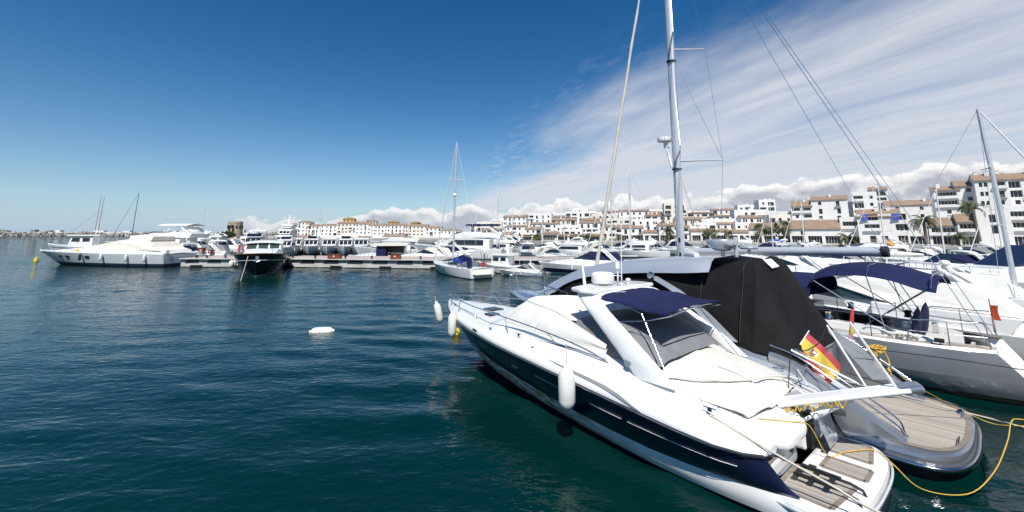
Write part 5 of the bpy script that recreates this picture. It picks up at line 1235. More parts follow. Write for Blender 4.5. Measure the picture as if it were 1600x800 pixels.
    for i in range(2, len(fr[0]) - 1, 4):
        for j in (0, 16): mb = MB(); mb.lathe([(.01, 0), (.016, 0), (.012, .01), (.01, .01)], fr[j][i] + Vector((0, (.03 if j == 16 else -.03), -.02)), 8); mb.build('snap', M('steel'), tn)
    # fittings along the side deck
    for s, y in ((3.55, 1.86), (6.4, 1.86), (8.6, 1.62)): mb = MB(); z = sh(s)[2] + .06; mb.lathe([(.01, 0), (.05, 0), (.05, .02), (.01, .025)], (s, y, z), 12); mb.build('filler_cap', M('steel'), t)
    for s in (9.2, 9.36): mb = MB(); a, b = kn(s), sh(s); mb.box((s, (a[1] + b[1]) / 2 + .04, (a[2] + b[2]) / 2), (.10, .03, .05)); mb.build('vent_slot', M('rubber'), t)
    # coaming below the tonneau and after quarters
    CO = [(.95, 1.03), (1.4, 1.20), (1.8, 1.38), (2.3, 1.52), (3, 1.68), (3.8, 1.80), (4.6, 1.86), (5.4, 1.88)]
    mb = MB(); ss = [.95, 1.2, 1.4, 1.7, 2.0, 2.3, 2.6, 3, 3.8, 4.6, 5.4]
    for sg in (1, -1):
        mb.loft([[(s, sg * dk(s)[1], dk(s)[2]), (s, sg * (dk(s)[1] - .08), max(dk(s)[2] + .02, spl(CO, s) - .05)), (s, sg * min(1.50, dk(s)[1] - .2), max(dk(s)[2] + .03, spl(CO, s))), (s, sg * 1.2, min(1.2, spl(CO, s) - .1))] for s in ss], closed=False, cap=False)
        mb.add([(.95, sg * kn(.95)[1], kn(.95)[2]), (.95, sg * sh(.95)[1], sh(.95)[2]), (.95, sg * dk(.95)[1], dk(.95)[2]), (.95, sg * 1.2, .93), (.95, sg * 1.2, .90)], [(0, 1, 2, 3, 4)])
    mb.build('coaming', M('gel'), t, smooth=45)
    # aft sun pad locker with its rounded lid
    def rounded(x0, x1, y0, y1, r, n=5, aft=1.0):
        P = []
        for cx, cy, a0 in ((x0 + r * aft, y0 + r, 180), (x1 - r, y0 + r, 270), (x1 - r, y1 - r, 0), (x0 + r * aft, y1 - r, 90)):
            for k in range(n + 1): a = R(a0 + 90 * k / n); P.append((cx + r * (aft if cx < (x0 + x1) / 2 else 1) * math.cos(a), cy + r * math.sin(a)))
        return P
    mb = MB(); mb.prism(rounded(.80, 2.0, -.38, 1.36, .52), 1.22, 1.36); mb.v = [(x, y, z + (x - 1.6) * .42) for x, y, z in mb.v]; mb.build('locker_lid', M('gel'), t, bevel=.05)
    mb = MB(); mb.prism(rounded(1.0, 2.2, -.30, 1.28, .45), .42, .92); mb.build('locker', M('gelgrey'), t, smooth=40)
    mb = MB(); mb.prism([(1.0, .55), (1.35, .55), (1.35, 1.62), (.98, 1.62)], .45, .72); mb.build('moulded_step', M('gel'), t, bevel=.06); mb = MB(); mb.prism([(1.02, .62), (1.3, .62), (1.3, 1.56), (1.0, 1.56)], .722, .735); mb.build('step_tread', M('teakdark'), t)
    mb = MB(); mb.prism([(.98, -1.62), (2.4, -1.62), (2.4, -.36), (.98, -.36)], .42, .95); mb.prism([(1.5, -1.60), (2.6, -1.60), (2.6, -.37), (1.5, -.37)], .95, 1.25); mb.build('side_steps', M('gel'), t, bevel=.05)
    mb = MB(); mb.lathe([(.01, 0), (.09, 0), (.09, .02), (.05, .025), (.05, .0), (.01, .0)], (.985, .35, .70), 14, 'x'); mb.build('shower_box', M('rubber'), t)
    mb = MB(); mb.prism([(.88, -.62), (.97, -.62), (.97, -.40), (.88, -.40)], .47, 1.12); mb.build('gap_shade', M('dark'), t)  # solid dark block, its colour stands in for shade in a gap
    # bathing platform
    P = []; hw = 1.64
    for k in range(25): a = R(-90 + 180 * k / 24); P.append((.62 - .82 * abs(math.cos(a)) ** .55, hw * math.copysign(abs(math.sin(a)) ** .75, math.sin(a))))
    P = [(.9, -hw + .03)] + P + [(.9, hw - .03)]
    mb = MB(); mb.prism(P, .16, .45); mb.build('platform', M('gel'), t, bevel=.07)
    mb = MB(); mb.prism([(x * .97 + .02, y * .97) for x, y in P], -.1, .15); mb.build('platform_underside', M('bottom'), t)
    mb = MB(); mb.tube([(x - (.035 if x < 1 else 0), y * 1.015, .34) for x, y in P], .022, 5); mb.build('platform_fender', M('gelgrey'), t)
    for k, (x0, x1, y0, y1) in enumerate(((.06, .92, .42, 1.42), (.0, .62, -.36, .12), (.06, .90, -1.42, -.66))):
        q = .12 if k != 1 else 0; pl = [(x0, y0), (x1, y0), (x1, y1), (x0 + (q if y1 > 1 else 0), y1)]
        if y0 < -1: pl = [(x0 + q, y0), (x1, y0), (x1, y1), (x0, y1)]
        mb = MB(); mb.prism(pl, .447, .458); tk = mb.build('teak_panel', M('teak'), t)
        mb = MB()
        for (a, b) in zip(pl, pl[1:] + pl[:1]): mb.bar((a[0], a[1], .458), (b[0], b[1], .458), .07, .012)
        mb.build('teak_border', M('teakdark'), tk)
    for y in (.24, -.5): mb = MB(); mb.box((.72, y, .456), (.11, .07, .01)); mb.build('hatch_catch', M('rubber'), t)
    for s in (.55, .62): pass
    # folded black bathing ladder
    mb = MB()
    for y in (.62, .98):
        mb.tube([(.80, y, .56), (.10, y, .56), (-.06, y, .52), (-.1, y, .42)], .022, 6); mb.tube([(.74, y + .06, .62), (.2, y + .06, .62)], .018, 6)
    for x in (.74, .52, .30): mb.bar((x, .60, .585), (x, 1.06, .585), .07, .03)
    mb.build('bathing_ladder', M('rubber'), t, smooth=50)
    # radar arch
    def arch_ring(s, y, z, w, th, ny, nz):
        P = []
        for k in range(12):
            a = 2 * math.pi * k / 12; cx = math.copysign(abs(math.cos(a)) ** .55, math.cos(a)); cy = math.copysign(abs(math.sin(a)) ** .8, math.sin(a)) * 1.25
            P.append((s + cx * w / 2, y + ny * th * cy, z + nz * th * cy))
        return P
    path = [(2.9, 1.70, 1.60, .90, .06, 1, .1), (3.3, 1.67, 1.95, .88, .07, 1, .15), (3.9, 1.58, 2.38, .80, .07, .95, .25), (4.55, 1.44, 2.80, .74, .07, .85, .45), (4.95, 1.26, 3.02, .76, .06, .4, .85), (5.1, .9, 3.09, .82, .05, .1, 1), (5.1, 0, 3.12, .84, .05, 0, 1)]
    fp = [path[0]]
    for i in range(len(path) - 1):
        for k in range(1, 5): f = k / 4; fp.append(tuple(a + (b - a) * f for a, b in zip(path[i], path[i + 1])))
    full = [arch_ring(*p) for p in fp] + [[(x, -y, z) for x, y, z in arch_ring(*p)] for p in fp[-2::-1]]
    mb = MB(); mb.loft(full); ar = mb.build('radar_arch', M('gel'), t, smooth=50)
    mb = MB(); mb.prism([(4.72, -1.35), (5.1, -1.42), (5.55, -1.25), (5.72, -.6), (5.76, 0), (5.72, .6), (5.55, 1.25), (5.1, 1.42), (4.72, 1.35)], 3.10, 3.20); mb.build('arch_wing', M('gel'), ar, bevel=.04)
    mb = MB()
    for sg in (1, -1): mb.tube(curve([(3.28, sg * 1.74, 1.72), (3.65, sg * 1.72, 2.05), (4.25, sg * 1.60, 2.48)], 4), .012, 5)
    mb.build('seam_line', M('cream'), ar)
    for sg in (1, -1): mb = MB(); mb.box((4.12, sg * 1.64, 2.34), (.07, .03, .10)); mb.build('side_light', M('red' if sg > 0 else 'green'), ar, bevel=.01)
    mb = MB(); mb.lathe([(.01, 0), (.09, 0), (.085, .015), (.01, .015)], n=16); o = mb.build('round_badge', M('steel'), ar); o.location = (3.52, 1.745, 1.86); o.rotation_euler = (R(-80), 0, 0)
    mb = MB(); mb.lathe([(.10, 0), (.12, .04), (.28, .06), (.31, .10), (.31, .26), (.30, .30), (.24, .34), (.01, .36)], (5.28, .25, 3.20), 24); mb.build('radar_dome', M('whitecanvas'), ar, smooth=50)
    mb = MB(); mb.lathe([(.312, 0), (.316, .005), (.312, .01)], (5.28, .25, 3.33), 24); mb.build('dome_band', M('gelgrey'), ar)
    mb = MB(); mb.tube([(5.0, -.05, 3.2), (5.0, -.05, 3.7)], .02, 6); mb.lathe([(.06, 0), (.06, .15), (.05, .17), (.01, .18)], (5.0, -.05, 3.64), 10); mb.tube([(5.12, -.05, 3.45), (4.9, -.05, 3.45)], .015, 5); mb.build('anchor_light', M('gel'), ar, smooth=50)
    mb = MB(); mb.tube([(4.98, -.18, 3.2), (4.9, -.2, 5.6)], [.016, .006], 6); mb.build('whip_aerial', M('white'), ar)
    mb = MB(); mb.tube([(5.5, .75, 3.2), (5.55, .78, 3.75)], [.045, .03], 8); mb.build('antenna_stub', M('gel'), ar)
    mb = MB(); mb.lathe([(.02, 0), (.02, .10), (.07, .11), (.07, .15), (.01, .17)], (4.95, -.45, 3.2), 10); mb.build('gps_mushroom', M('gel'), ar)
    mb = MB(); mb.tube([(5.05, -.02, 3.24), (4.85, .0, 3.32), (4.8, -.15, 3.24)], .035, 6); mb.build('horn', M('steel'), ar)
    # bimini top on its steel frame
    mb = MB(); rows = []
    for i in range(9):
        f = i / 8; s = 5.0 - f * 2.2; z = 3.13 - .20 * f - .05 * math.sin(f * math.pi * 2) ** 2; w = 1.20 + .05 * f
        rows.append([(s + .03 * math.sin(q * 3), q * w, z + .05 * (1 - q * q) - (.05 if abs(q) == 1 else 0)) for q in (-1, -.97, -.6, -.3, 0, .3, .6, .97, 1)])
    mb.slab(rows, .015); bi = mb.build('bimini_top', M('navycanvas'), t, smooth=60)
    mb = MB()
    mb.tube(curve([(2.78, 1.25, 2.86), (2.74, .6, 2.93), (2.74, 0, 2.95), (2.74, -.6, 2.93), (2.78, -1.25, 2.86)], 4), .018, 6)
    mb.tube(curve([(3.95, 1.22, 2.95), (3.95, 0, 3.03), (3.95, -1.22, 2.95)], 5), .016, 6)
    for sg in (1, -1):
        mb.tube([(2.78, sg * 1.25, 2.86), (3.3, sg * 1.30, 2.70), (4.3, sg * 1.50, 2.55)], .015, 6); mb.tube([(3.45, sg * 1.24, 2.82), (2.62, sg * 1.60, 1.60)], .016, 6)
        mb.tube([(3.95, sg * 1.22, 2.95), (3.45, sg * 1.24, 2.82)], .014, 6)
    mb.build('bimini_frame', M('steel'), t, smooth=60)
    for x, y0, y1 in ((4.35, .55, .85), (4.5, -.2, .15)): mb = MB(); mb.bar((x, y0, 3.185 - (5 - x) * .06), (x + .12, y1, 3.195 - (5 - x) * .06), .03, .008); mb.build('zip_flap', M('white'), bi)
    # bow rail
    mb = MB()
    top = [(4.05, 1.68, 1.70), (4.7, 1.74, 1.90), (6.0, 1.72, 2.04), (8.0, 1.52, 2.10), (10, 1.22, 2.10), (11.6, .82, 2.08), (12.8, .42, 2.05), (13.5, .16, 2.02)]
    for sg in (1, -1):
        mb.tube(curve([(x, sg * y, z) for x, y, z in top] + [(13.7, 0, 2.0)], 5), .018, 7)
        for x, y, z in top[2:]: b = dk(x - .25); mb.tube([(x, sg * y, z), (x - .22, sg * (b[1] + .05), b[2])], .014, 6)
        mb.tube(curve([(x - .1, sg * (y + .02), z - .24) for x, y, z in top[4:]], 4), .008, 5)
    mb.build('bow_rail', M('steel'), t, smooth=60)
    mb = MB(); mb.box((13.6, 0, 1.66), (.4, .16, .10)); mb.tube([(13.75, 0, 1.66), (13.55, 0, 1.30)], .03, 6); mb.tube([(13.5, -.16, 1.40), (13.58, 0, 1.26), (13.5, .16, 1.40)], .03, 6); mb.build('anchor', M('steel'), t)
    for s, y in ((12.3, .6), (7.2, 1.66), (1.80, 1.74)):
        for sg in (1, -1): mb = MB(); z = dk(s)[2] + .03; mb.tube([(s - .12, sg * y, z + .05), (s + .12, sg * y, z + .05)], .014, 6); mb.box((s, sg * y, z + .02), (.08, .03, .06)); mb.build('cleat', M('steel'), t)
    # fenders
    f1 = fender(t, (13.45, .55, 1.80), .86, .15, rope=.25); f1.rotation_euler = (R(-12), R(8), 0); fender(t, (11.15, 1.42, 1.80), .88, .155, rope=.35); fender(t, (4.62, 2.48, 1.66), .90, .19, rope=.5)
    # boarding gangway, half raised
    g0, g1 = Vector((1.35, -.12, 1.25)), Vector((-.42, -1.02, 1.78)); d = (g1 - g0).normalized(); sd = d.cross(Vector((0, 0, 1))).normalized()
    mb = MB(); mb.bar(g0, g1, .30, .09); gw = mb.build('gangway', M('gel'), t, bevel=.03)
    mb = MB()
    for q in (-1, 1): mb.tube([g0 + sd * (.15 * q), g1 + sd * (.15 * q) + d * .1], .05, 8)
    mb.build('side_rail', M('gel'), gw, smooth=60)
    mb = MB(); mb.bar(g1 - d * .05, g1 + d * .32 - Vector((0, 0, .0)), .34, .13); mb.build('end_step', M('silver'), gw, bevel=.05)
    mb = MB(); a, b = Vector((.98, -.30, .98)), g0.lerp(g1, .62) - Vector((0, 0, .06)); mb.tube([a, a.lerp(b, .28)], .035, 8); mb.tube([a.lerp(b, .22), b], .075, 10); mb.build('lift_strut', M('gel'), gw, smooth=60)
    mb = MB(); e = g0.lerp(g1, .9) + sd * .1
    for q in (.18, .95):
        pass
    mb.tube([g0.lerp(g1, .97) + Vector((0, 0, .05)), g0.lerp(g1, .97) + Vector((.50, .30, 1.15))], .022, 6); mb.tube([g0 + Vector((.2, 0, .05)), g0 + Vector((.75, .5, .95))], .018, 6); mb.build('handrail', M('gel'), gw)
    mb = MB(); mb.tube(curve([g0 + Vector((.35, .1, 0)), g0 + Vector((.3, .12, .18)), g0 + Vector((.05, .12, .16)), g0 + Vector((-.05, .1, -.05))], 5), .02, 6); mb.build('hinge_hoop', M('steel'), gw)
    mb = MB(); rr = random.Random(3); P = [g0.lerp(g1, .05 + .5 * i / 40) + sd * (.22 + rr.uniform(-.06, .06)) + Vector((0, 0, -.06 + rr.uniform(-.07, .05))) for i in range(41)]; mb.tube(curve(P, 2), .012, 5); mb.build('rope_lashing', M('ropeyellow'), gw)
    # silver flap beside the gangway (engine vent) 
    mb = MB(); mb.slab([[(1.35, -.5, 1.30), (1.3, -1.2, 1.26)], [(.75, -.45, 1.02), (.72, -1.1, 1.0)], [(.60, -.42, .62), (.60, -1.0, .62)]], .04); mb.build('transom_gate', M('silverlight'), t, smooth=60)
    return t
boat_a()

# ensign of the sports yacht and its warps
def a_loc(s, y, z):
    h = Vector((-8.74, 10.53, 0)).normalized(); p = Vector((-h.y, h.x, 0)); q = Vector((6.07, 7.72, 0)) + h * s + p * y; q.z = z; return q
def ensign_near():
    Y = 10.4; top, hoist_b, fly = at_y(1262, 520, Y), at_y(1243, 549, Y), at_y(1312, 560, Y - .7); foot = a_loc(1.05, -1.25, 1.3)
    t = thing('ensign', 'large red and yellow striped flag with crest on the nearest yacht stern', 'flag', (0, 0, 0))
    mb = MB(); d = (hoist_b - top); mb.tube([foot, hoist_b + d * .4, top - d * .12], .014, 6); mb.build('staff', M('gel'), t)
    flag(t, top, hoist_b, fly, sagz=.12)
ensign_near()
# ------------------------------------------------------------------ the silver yacht alongside
mat('perspex', (.30, .32, .34), .15, alpha=.45)
def boat_b():
    t = thing('silver_yacht', 'silver motor yacht under a black cover with teak bathing platform', 'motor yacht', (9.56, 9.53, 0), math.atan2(.757, -.65))
    W = [(1.5, 1.98), (2.4, 2.12), (3.5, 2.24), (5, 2.30), (8, 2.22), (10.5, 1.84), (12.5, 1.20), (13.8, .55), (14.5, .16), (14.8, .03)]
    Z = [(1.5, .98), (2.4, 1.30), (3.5, 1.52), (5, 1.62), (8, 1.68), (11, 1.72), (14.8, 1.80)]
    ss = [1.5, 2, 2.6, 3.4, 4.4, 5.5, 6.8, 8, 9.2, 10.4, 11.5, 12.4, 13.2, 13.8, 14.3, 14.6, 14.8]
    g = lambda s, k, z: (s - max(0, (s - 9) / 5.8) ** 3 * 1.5 * (1 - min(1, z)), spl(W, s) * k, z)
    sheer = lambda s: (s, spl(W, s), spl(Z, s)); mid = lambda s: g(s, .96 - .25 * max(0, (s - 8) / 6.8), spl(Z, s) * .62); low = lambda s: g(s, .86 - .6 * max(0, (s - 7) / 7.8), .06 + .02 * s * (s > 11)); kl = lambda s: g(s, .6 - .55 * max(0, (s - 6) / 8.8), -.4)
    inn = lambda s: (s, spl(W, s) * .90, spl(Z, s) + .12); coam = lambda s: (s, max(.02, spl(W, s) - .42), spl(Z, s) + (.30 if s < 11 else .30 - (s - 11) * .06))
    strake(t, 'hull_bottom', 'dark', kl, low, ss, 3); strake(t, 'hull_side', 'silver', low, mid, ss, 4, .02); strake(t, 'topsides', 'silver', mid, sheer, ss, 4, .02)
    strake(t, 'gunwale', 'silverlight', sheer, inn, ss, 3, .02); strake(t, 'side_deck', 'silver', inn, coam, ss, 3)
    mb = MB()
    for sg in (1, -1): mb.tube([(s, sg * (spl(W, s) + .01), spl(Z, s)) for s in ss], .03, 6)
    mb.build('rubbing_strake', M('steel'), t, smooth=60)
    mb = MB(); mb.loft([[(s, coam(s)[1] * q, coam(s)[2] + .12 * (1 - q * q) * min(1, coam(s)[1])) for q in (-1, -.6, 0, .6, 1)] for s in ss if s >= 8], closed=False, cap=False); mb.build('foredeck', M('silverlight'), t, smooth=50)
    # silver roof shell and the black cover below and behind it
    def shell(rows_, name, mn, n=4, par=t, sm=60):
        rows = []
        for s, zt, zb, w, k in rows_:
            P = [(s, w, zb), (s, w * (1 - (1 - k) * .45), zb + (zt - zb) * .30), (s, w * k, zb + (zt - zb) * .68), (s, w * k * (.80 if k > .93 else .86), zb + (zt - zb) * .90), (s, w * k * .45, zt - .03), (s, 0, zt)]; rows.append([Vector(p) for p in P + [(x, -y, z) for x, y, z in P[-2::-1]]])
        fr = [curve([r[j] for r in rows], n) for j in range(11)]; mb = MB(); mb.loft([[fr[j][i] for j in range(11)] for i in range(len(fr[0]))], closed=False, cap=False)
        return mb.build(name, M(mn), par, smooth=sm)
    shell([(11.9, 2.15, 2.0, 1.0, .9), (11.0, 2.62, 2.05, 1.45, .92), (10.0, 3.05, 2.58, 1.66, .94), (9.0, 3.40, 2.98, 1.74, .94), (7.8, 3.66, 3.22, 1.78, .95), (6.4, 3.82, 3.38, 1.80, .95), (5.2, 3.90, 3.46, 1.80, .93), (4.7, 3.93, 3.50, 1.78, .90), (4.3, 3.95, 3.54, 1.70, .86)], 'hardtop', 'silverlight')
    bc = shell([(10.6, 2.4, 1.9, 1.5, .97), (9.6, 3.02, 1.95, 1.66, .98), (8.4, 3.42, 1.96, 1.73, .985), (7, 3.62, 1.95, 1.77, .99), (5.6, 3.72, 1.92, 1.79, .98), (4.75, 3.58, 1.88, 1.79, .90), (4.2, 3.76, 1.82, 1.84, .80), (3.7, 3.92, 1.78, 1.90, .73), (3.35, 3.96, 1.74, 1.93, .70), (3.22, 3.86, 1.72, 1.94, .72), (3.0, 3.40, 1.70, 1.91, .74), (2.7, 2.75, 1.67, 1.87, .78), (2.4, 2.12, 1.63, 1.82, .85), (2.2, 1.70, 1.60, 1.76, .95)], 'black_cover', 'blackcanvas')
    for s in (4.6, 3.55):
        mb = MB(); mb.tube(curve([(s, 1.93, 1.85), (s, 1.77, 2.42), (s, 1.42 if s < 4 else 1.60, 3.24 if s < 4 else 3.05), (s, 1.24 if s < 4 else 1.35, 3.71 if s < 4 else 3.44), (s, .6, 3.93 if s < 4 else 3.62)], 5), .012, 4); mb.build('cover_seam', M('rubber'), bc)
    mb = MB(); mb.slab([[(3.85, .62, 3.985), (3.85, .05, 4.005)], [(3.3, .62, 3.935), (3.3, .05, 3.95)], [(3.05, .66, 3.68), (3.05, .08, 3.70)]], .015); pl = mb.build('placard', M('white'), bc)
    for k in range(4):
        mb = MB(); x = 3.70 - k * .11; mb.bar((x, .44, 3.998 - k * .012), (x, .16 + .05 * (k % 2), 4.008 - k * .012), .02, .006); mb.build('print_line', M('printgrey'), pl)
    for sg in (1, -1):
        mb = MB(); mb.loft([[(x - .16, sg * y, z), (x + .16, sg * y, z), (x + .16, sg * (y + .07), z), (x - .16, sg * (y + .07), z)] for x, y, z in ((5.95, 1.82, 3.32), (5.2, 1.90, 3.0), (4.4, 2.0, 2.5), (3.7, 2.04, 1.9))]); mb.build('roof_strut', M('silverlight'), t, smooth=40)
        mb = MB(); mb.lathe([(.01, 0), (.11, 0), (.12, .05), (.08, .12), (.01, .12)], n=14); o = mb.build('spot_lamp', M('steel'), t); o.location = (5.95, sg * 1.9, 3.34); o.rotation_euler = (R(-90 * sg), 0, 0)
    mb = MB(); mb.lathe([(.06, 0), (.06, .14), (.22, .16), (.40, .28), (.46, .46), (.44, .50), (.38, .47), (.01, .44)], (4.55, .1, 3.92), 24); mb.build('satellite_bowl', M('silverlight'), t, smooth=50)
    mb = MB(); mb.lathe([(.05, 0), (.05, .16), (.24, .17), (.26, .22), (.2, .3), (.01, .32)], (3.95, -.35, 3.96), 20); mb.build('gps_dome', M('silverlight'), t, smooth=50)
    mb = MB(); mb.tube([(4.2, -.02, 3.9), (4.2, -.02, 4.5)], .06, 8); mb.build('light_post', M('alu'), t)
    mb = MB(); mb.tube([(5.9, -.25, 3.92), (5.6, .0, 3.94), (5.3, .25, 3.92)], [.09, .11, .09], 8); mb.build('horn_pod', M('gel'), t, smooth=60)
    # stern: wings, bathing platform, rails
    mb = MB()
    for sg in (1, -1):
        rr_ = []
        for s, zt in ((2.9, 1.78), (2.4, 1.66), (1.9, 1.40), (1.4, 1.06), (.95, .74), (.62, .53)):
            w = 1.98 - (.10 if s < 1 else 0) - .12 * max(0, 1.6 - s); rr_.append([(s, sg * w, .40), (s, sg * (w - .02), zt - .08), (s, sg * (w - .14), zt), (s, sg * (w - .40), zt - .06), (s, sg * (w - .46), .48)])
        mb.loft(rr_, closed=False, cap=False); mb.add(rr_[-1], [(0, 1, 2, 3, 4)])
    mb.build('stern_wing', M('silver'), t, smooth=45)
    mb = MB()
    for sg in (1, -1):
        for o_, h in ((.20, .06), (.36, .14)): mb.tube(curve([(2.9, sg * (1.98 - o_), 1.85 + h), (2.3, sg * (1.98 - o_), 1.68 + h), (1.5, sg * (1.96 - o_), 1.20 + h), (.78, sg * (1.86 - o_), .72 + h), (.66, sg * (1.84 - o_), .58)], 5), .02, 7)
    mb.build('stern_rail', M('steel'), t, smooth=60)
    P = []; hw = 2.05
    for k in range(29): a = R(-90 + 180 * k / 28); P.append((.72 - .98 * abs(math.cos(a)) ** .62, hw * math.copysign(abs(math.sin(a)) ** .7, math.sin(a))))
    P = [(1.9, -hw)] + P + [(1.9, hw)]
    mb = MB(); mb.prism(P, .20, .47); mb.build('platform', M('silver'), t, bevel=.08)
    mb = MB(); mb.tube([(x - (.04 if x < 1.8 else 0), y * 1.02, .27) for x, y in P], .045, 7); mb.build('platform_rail', M('steel'), t, smooth=60)
    mb = MB(); mb.prism([(x * .96 + .05, y * .95) for x, y in P], -.15, .19); mb.build('platform_underside', M('dark'), t)
    Q = [(x * .87 + .12 + (.5 if x > 1.8 else 0), y * .80) for x, y in P]; mb = MB(); mb.prism(Q, .468, .482); tk = mb.build('teak_deck', M('teakB'), t)
    Q2 = [(x * .94 + .05 + (.2 if x > 1.8 else 0), y * .87) for x, y in P]; mb = MB(); k = len(Q); vs = [(a, b, .478) for a, b in Q2] + [(a, b, .4785) for a, b in Q]
    mb.add(vs, [(i, i + 1, k + i + 1, k + i) for i in range(k - 1)]); mb.build('teak_margin', M('teakdark'), tk, fix=False)
    mb = MB(); mb.prism([(2.3, -1.55), (3.0, -1.55), (3.0, 1.55), (2.3, 1.55)], .40, 1.62); mb.build('transom', M('silverlight'), t, bevel=.06)
    mb = MB(); mb.box((2.26, .35, 1.1), (.06, 1.5, .8)); mb.build('garage_door', M('silver'), t, bevel=.02)
    mb = MB(); mb.slab([[(2.35, -.95, 1.95), (2.0, -1.30, 1.95)], [(1.45, -.7, .95), (1.1, -1.1, .95)]], .02); mb.build('clear_screen', M('perspex'), t)
    mb = MB(); mb.slab([[(1.35, -1.05, .95), (1.1, -1.3, .95)], [(1.30, -1.02, .50), (1.05, -1.27, .50)]], .02); mb.build('clear_panel', M('perspex'), t)
    for y in (.9, -.9):
        mb = MB(); mb.tube([(-.02 + .03 * y * y, y - .2, .40), (-.08 + .03 * y * y, y - .2, .53), (-.08 + .03 * y * y, y + .2, .53), (-.02 + .03 * y * y, y + .2, .40)], .014, 6); mb.build('platform_cleat', M('steel'), t)
    mb = MB(); mb.tube([(-.0, -1.1, .475), (-.05, -1.1, .50)], .09, 12); mb.build('filler_cap', M('steel'), t)
    # coiled yellow line over the stern rail
    rr = random.Random(4); P = []
    for k in range(120): a = k * .42; P.append(Vector((1.42 + .16 * math.sin(a) + rr.uniform(-.03, .03), -1.66 + .26 * math.cos(a) + rr.uniform(-.03, .03), 1.52 + rr.uniform(-.05, .06))))
    mb = MB(); mb.tube(P, .014, 5)
    for k in range(5): mb.tube(curve([(1.5, -1.5 - .06 * k, 1.5), (1.46 - .03 * k, -1.46 - .05 * k, 1.12 - .05 * k), (1.3 - .02 * k, -1.6, 1.0 - .06 * k), (1.25, -1.85, 1.2), (1.36, -1.9, 1.5)], 5), .013, 5)
    mb.build('coiled_line', M('ropeyellow'), t, smooth=60)
    # pulpit
    mb = MB()
    for sg in (1, -1):
        top = [(9.5, 1.75, 2.45), (11, 1.45, 2.55), (12.5, 1.02, 2.6), (13.8, .5, 2.6), (14.6, .2, 2.58)]
        mb.tube(curve([(x, sg * y, z) for x, y, z in top] + [(14.85, 0, 2.58)], 4), .02, 6)
        mb.tube(curve([(x, sg * (y + .01), z - .35) for x, y, z in top] + [(14.8, 0, 2.22)], 4), .012, 5)
        for x, y, z in top: mb.tube([(x, sg * y, z), (x - .15, sg * (y + .08), 1.78)], .018, 6)
    mb.build('bow_rail', M('steel'), t, smooth=60)
    return t
boat_b()

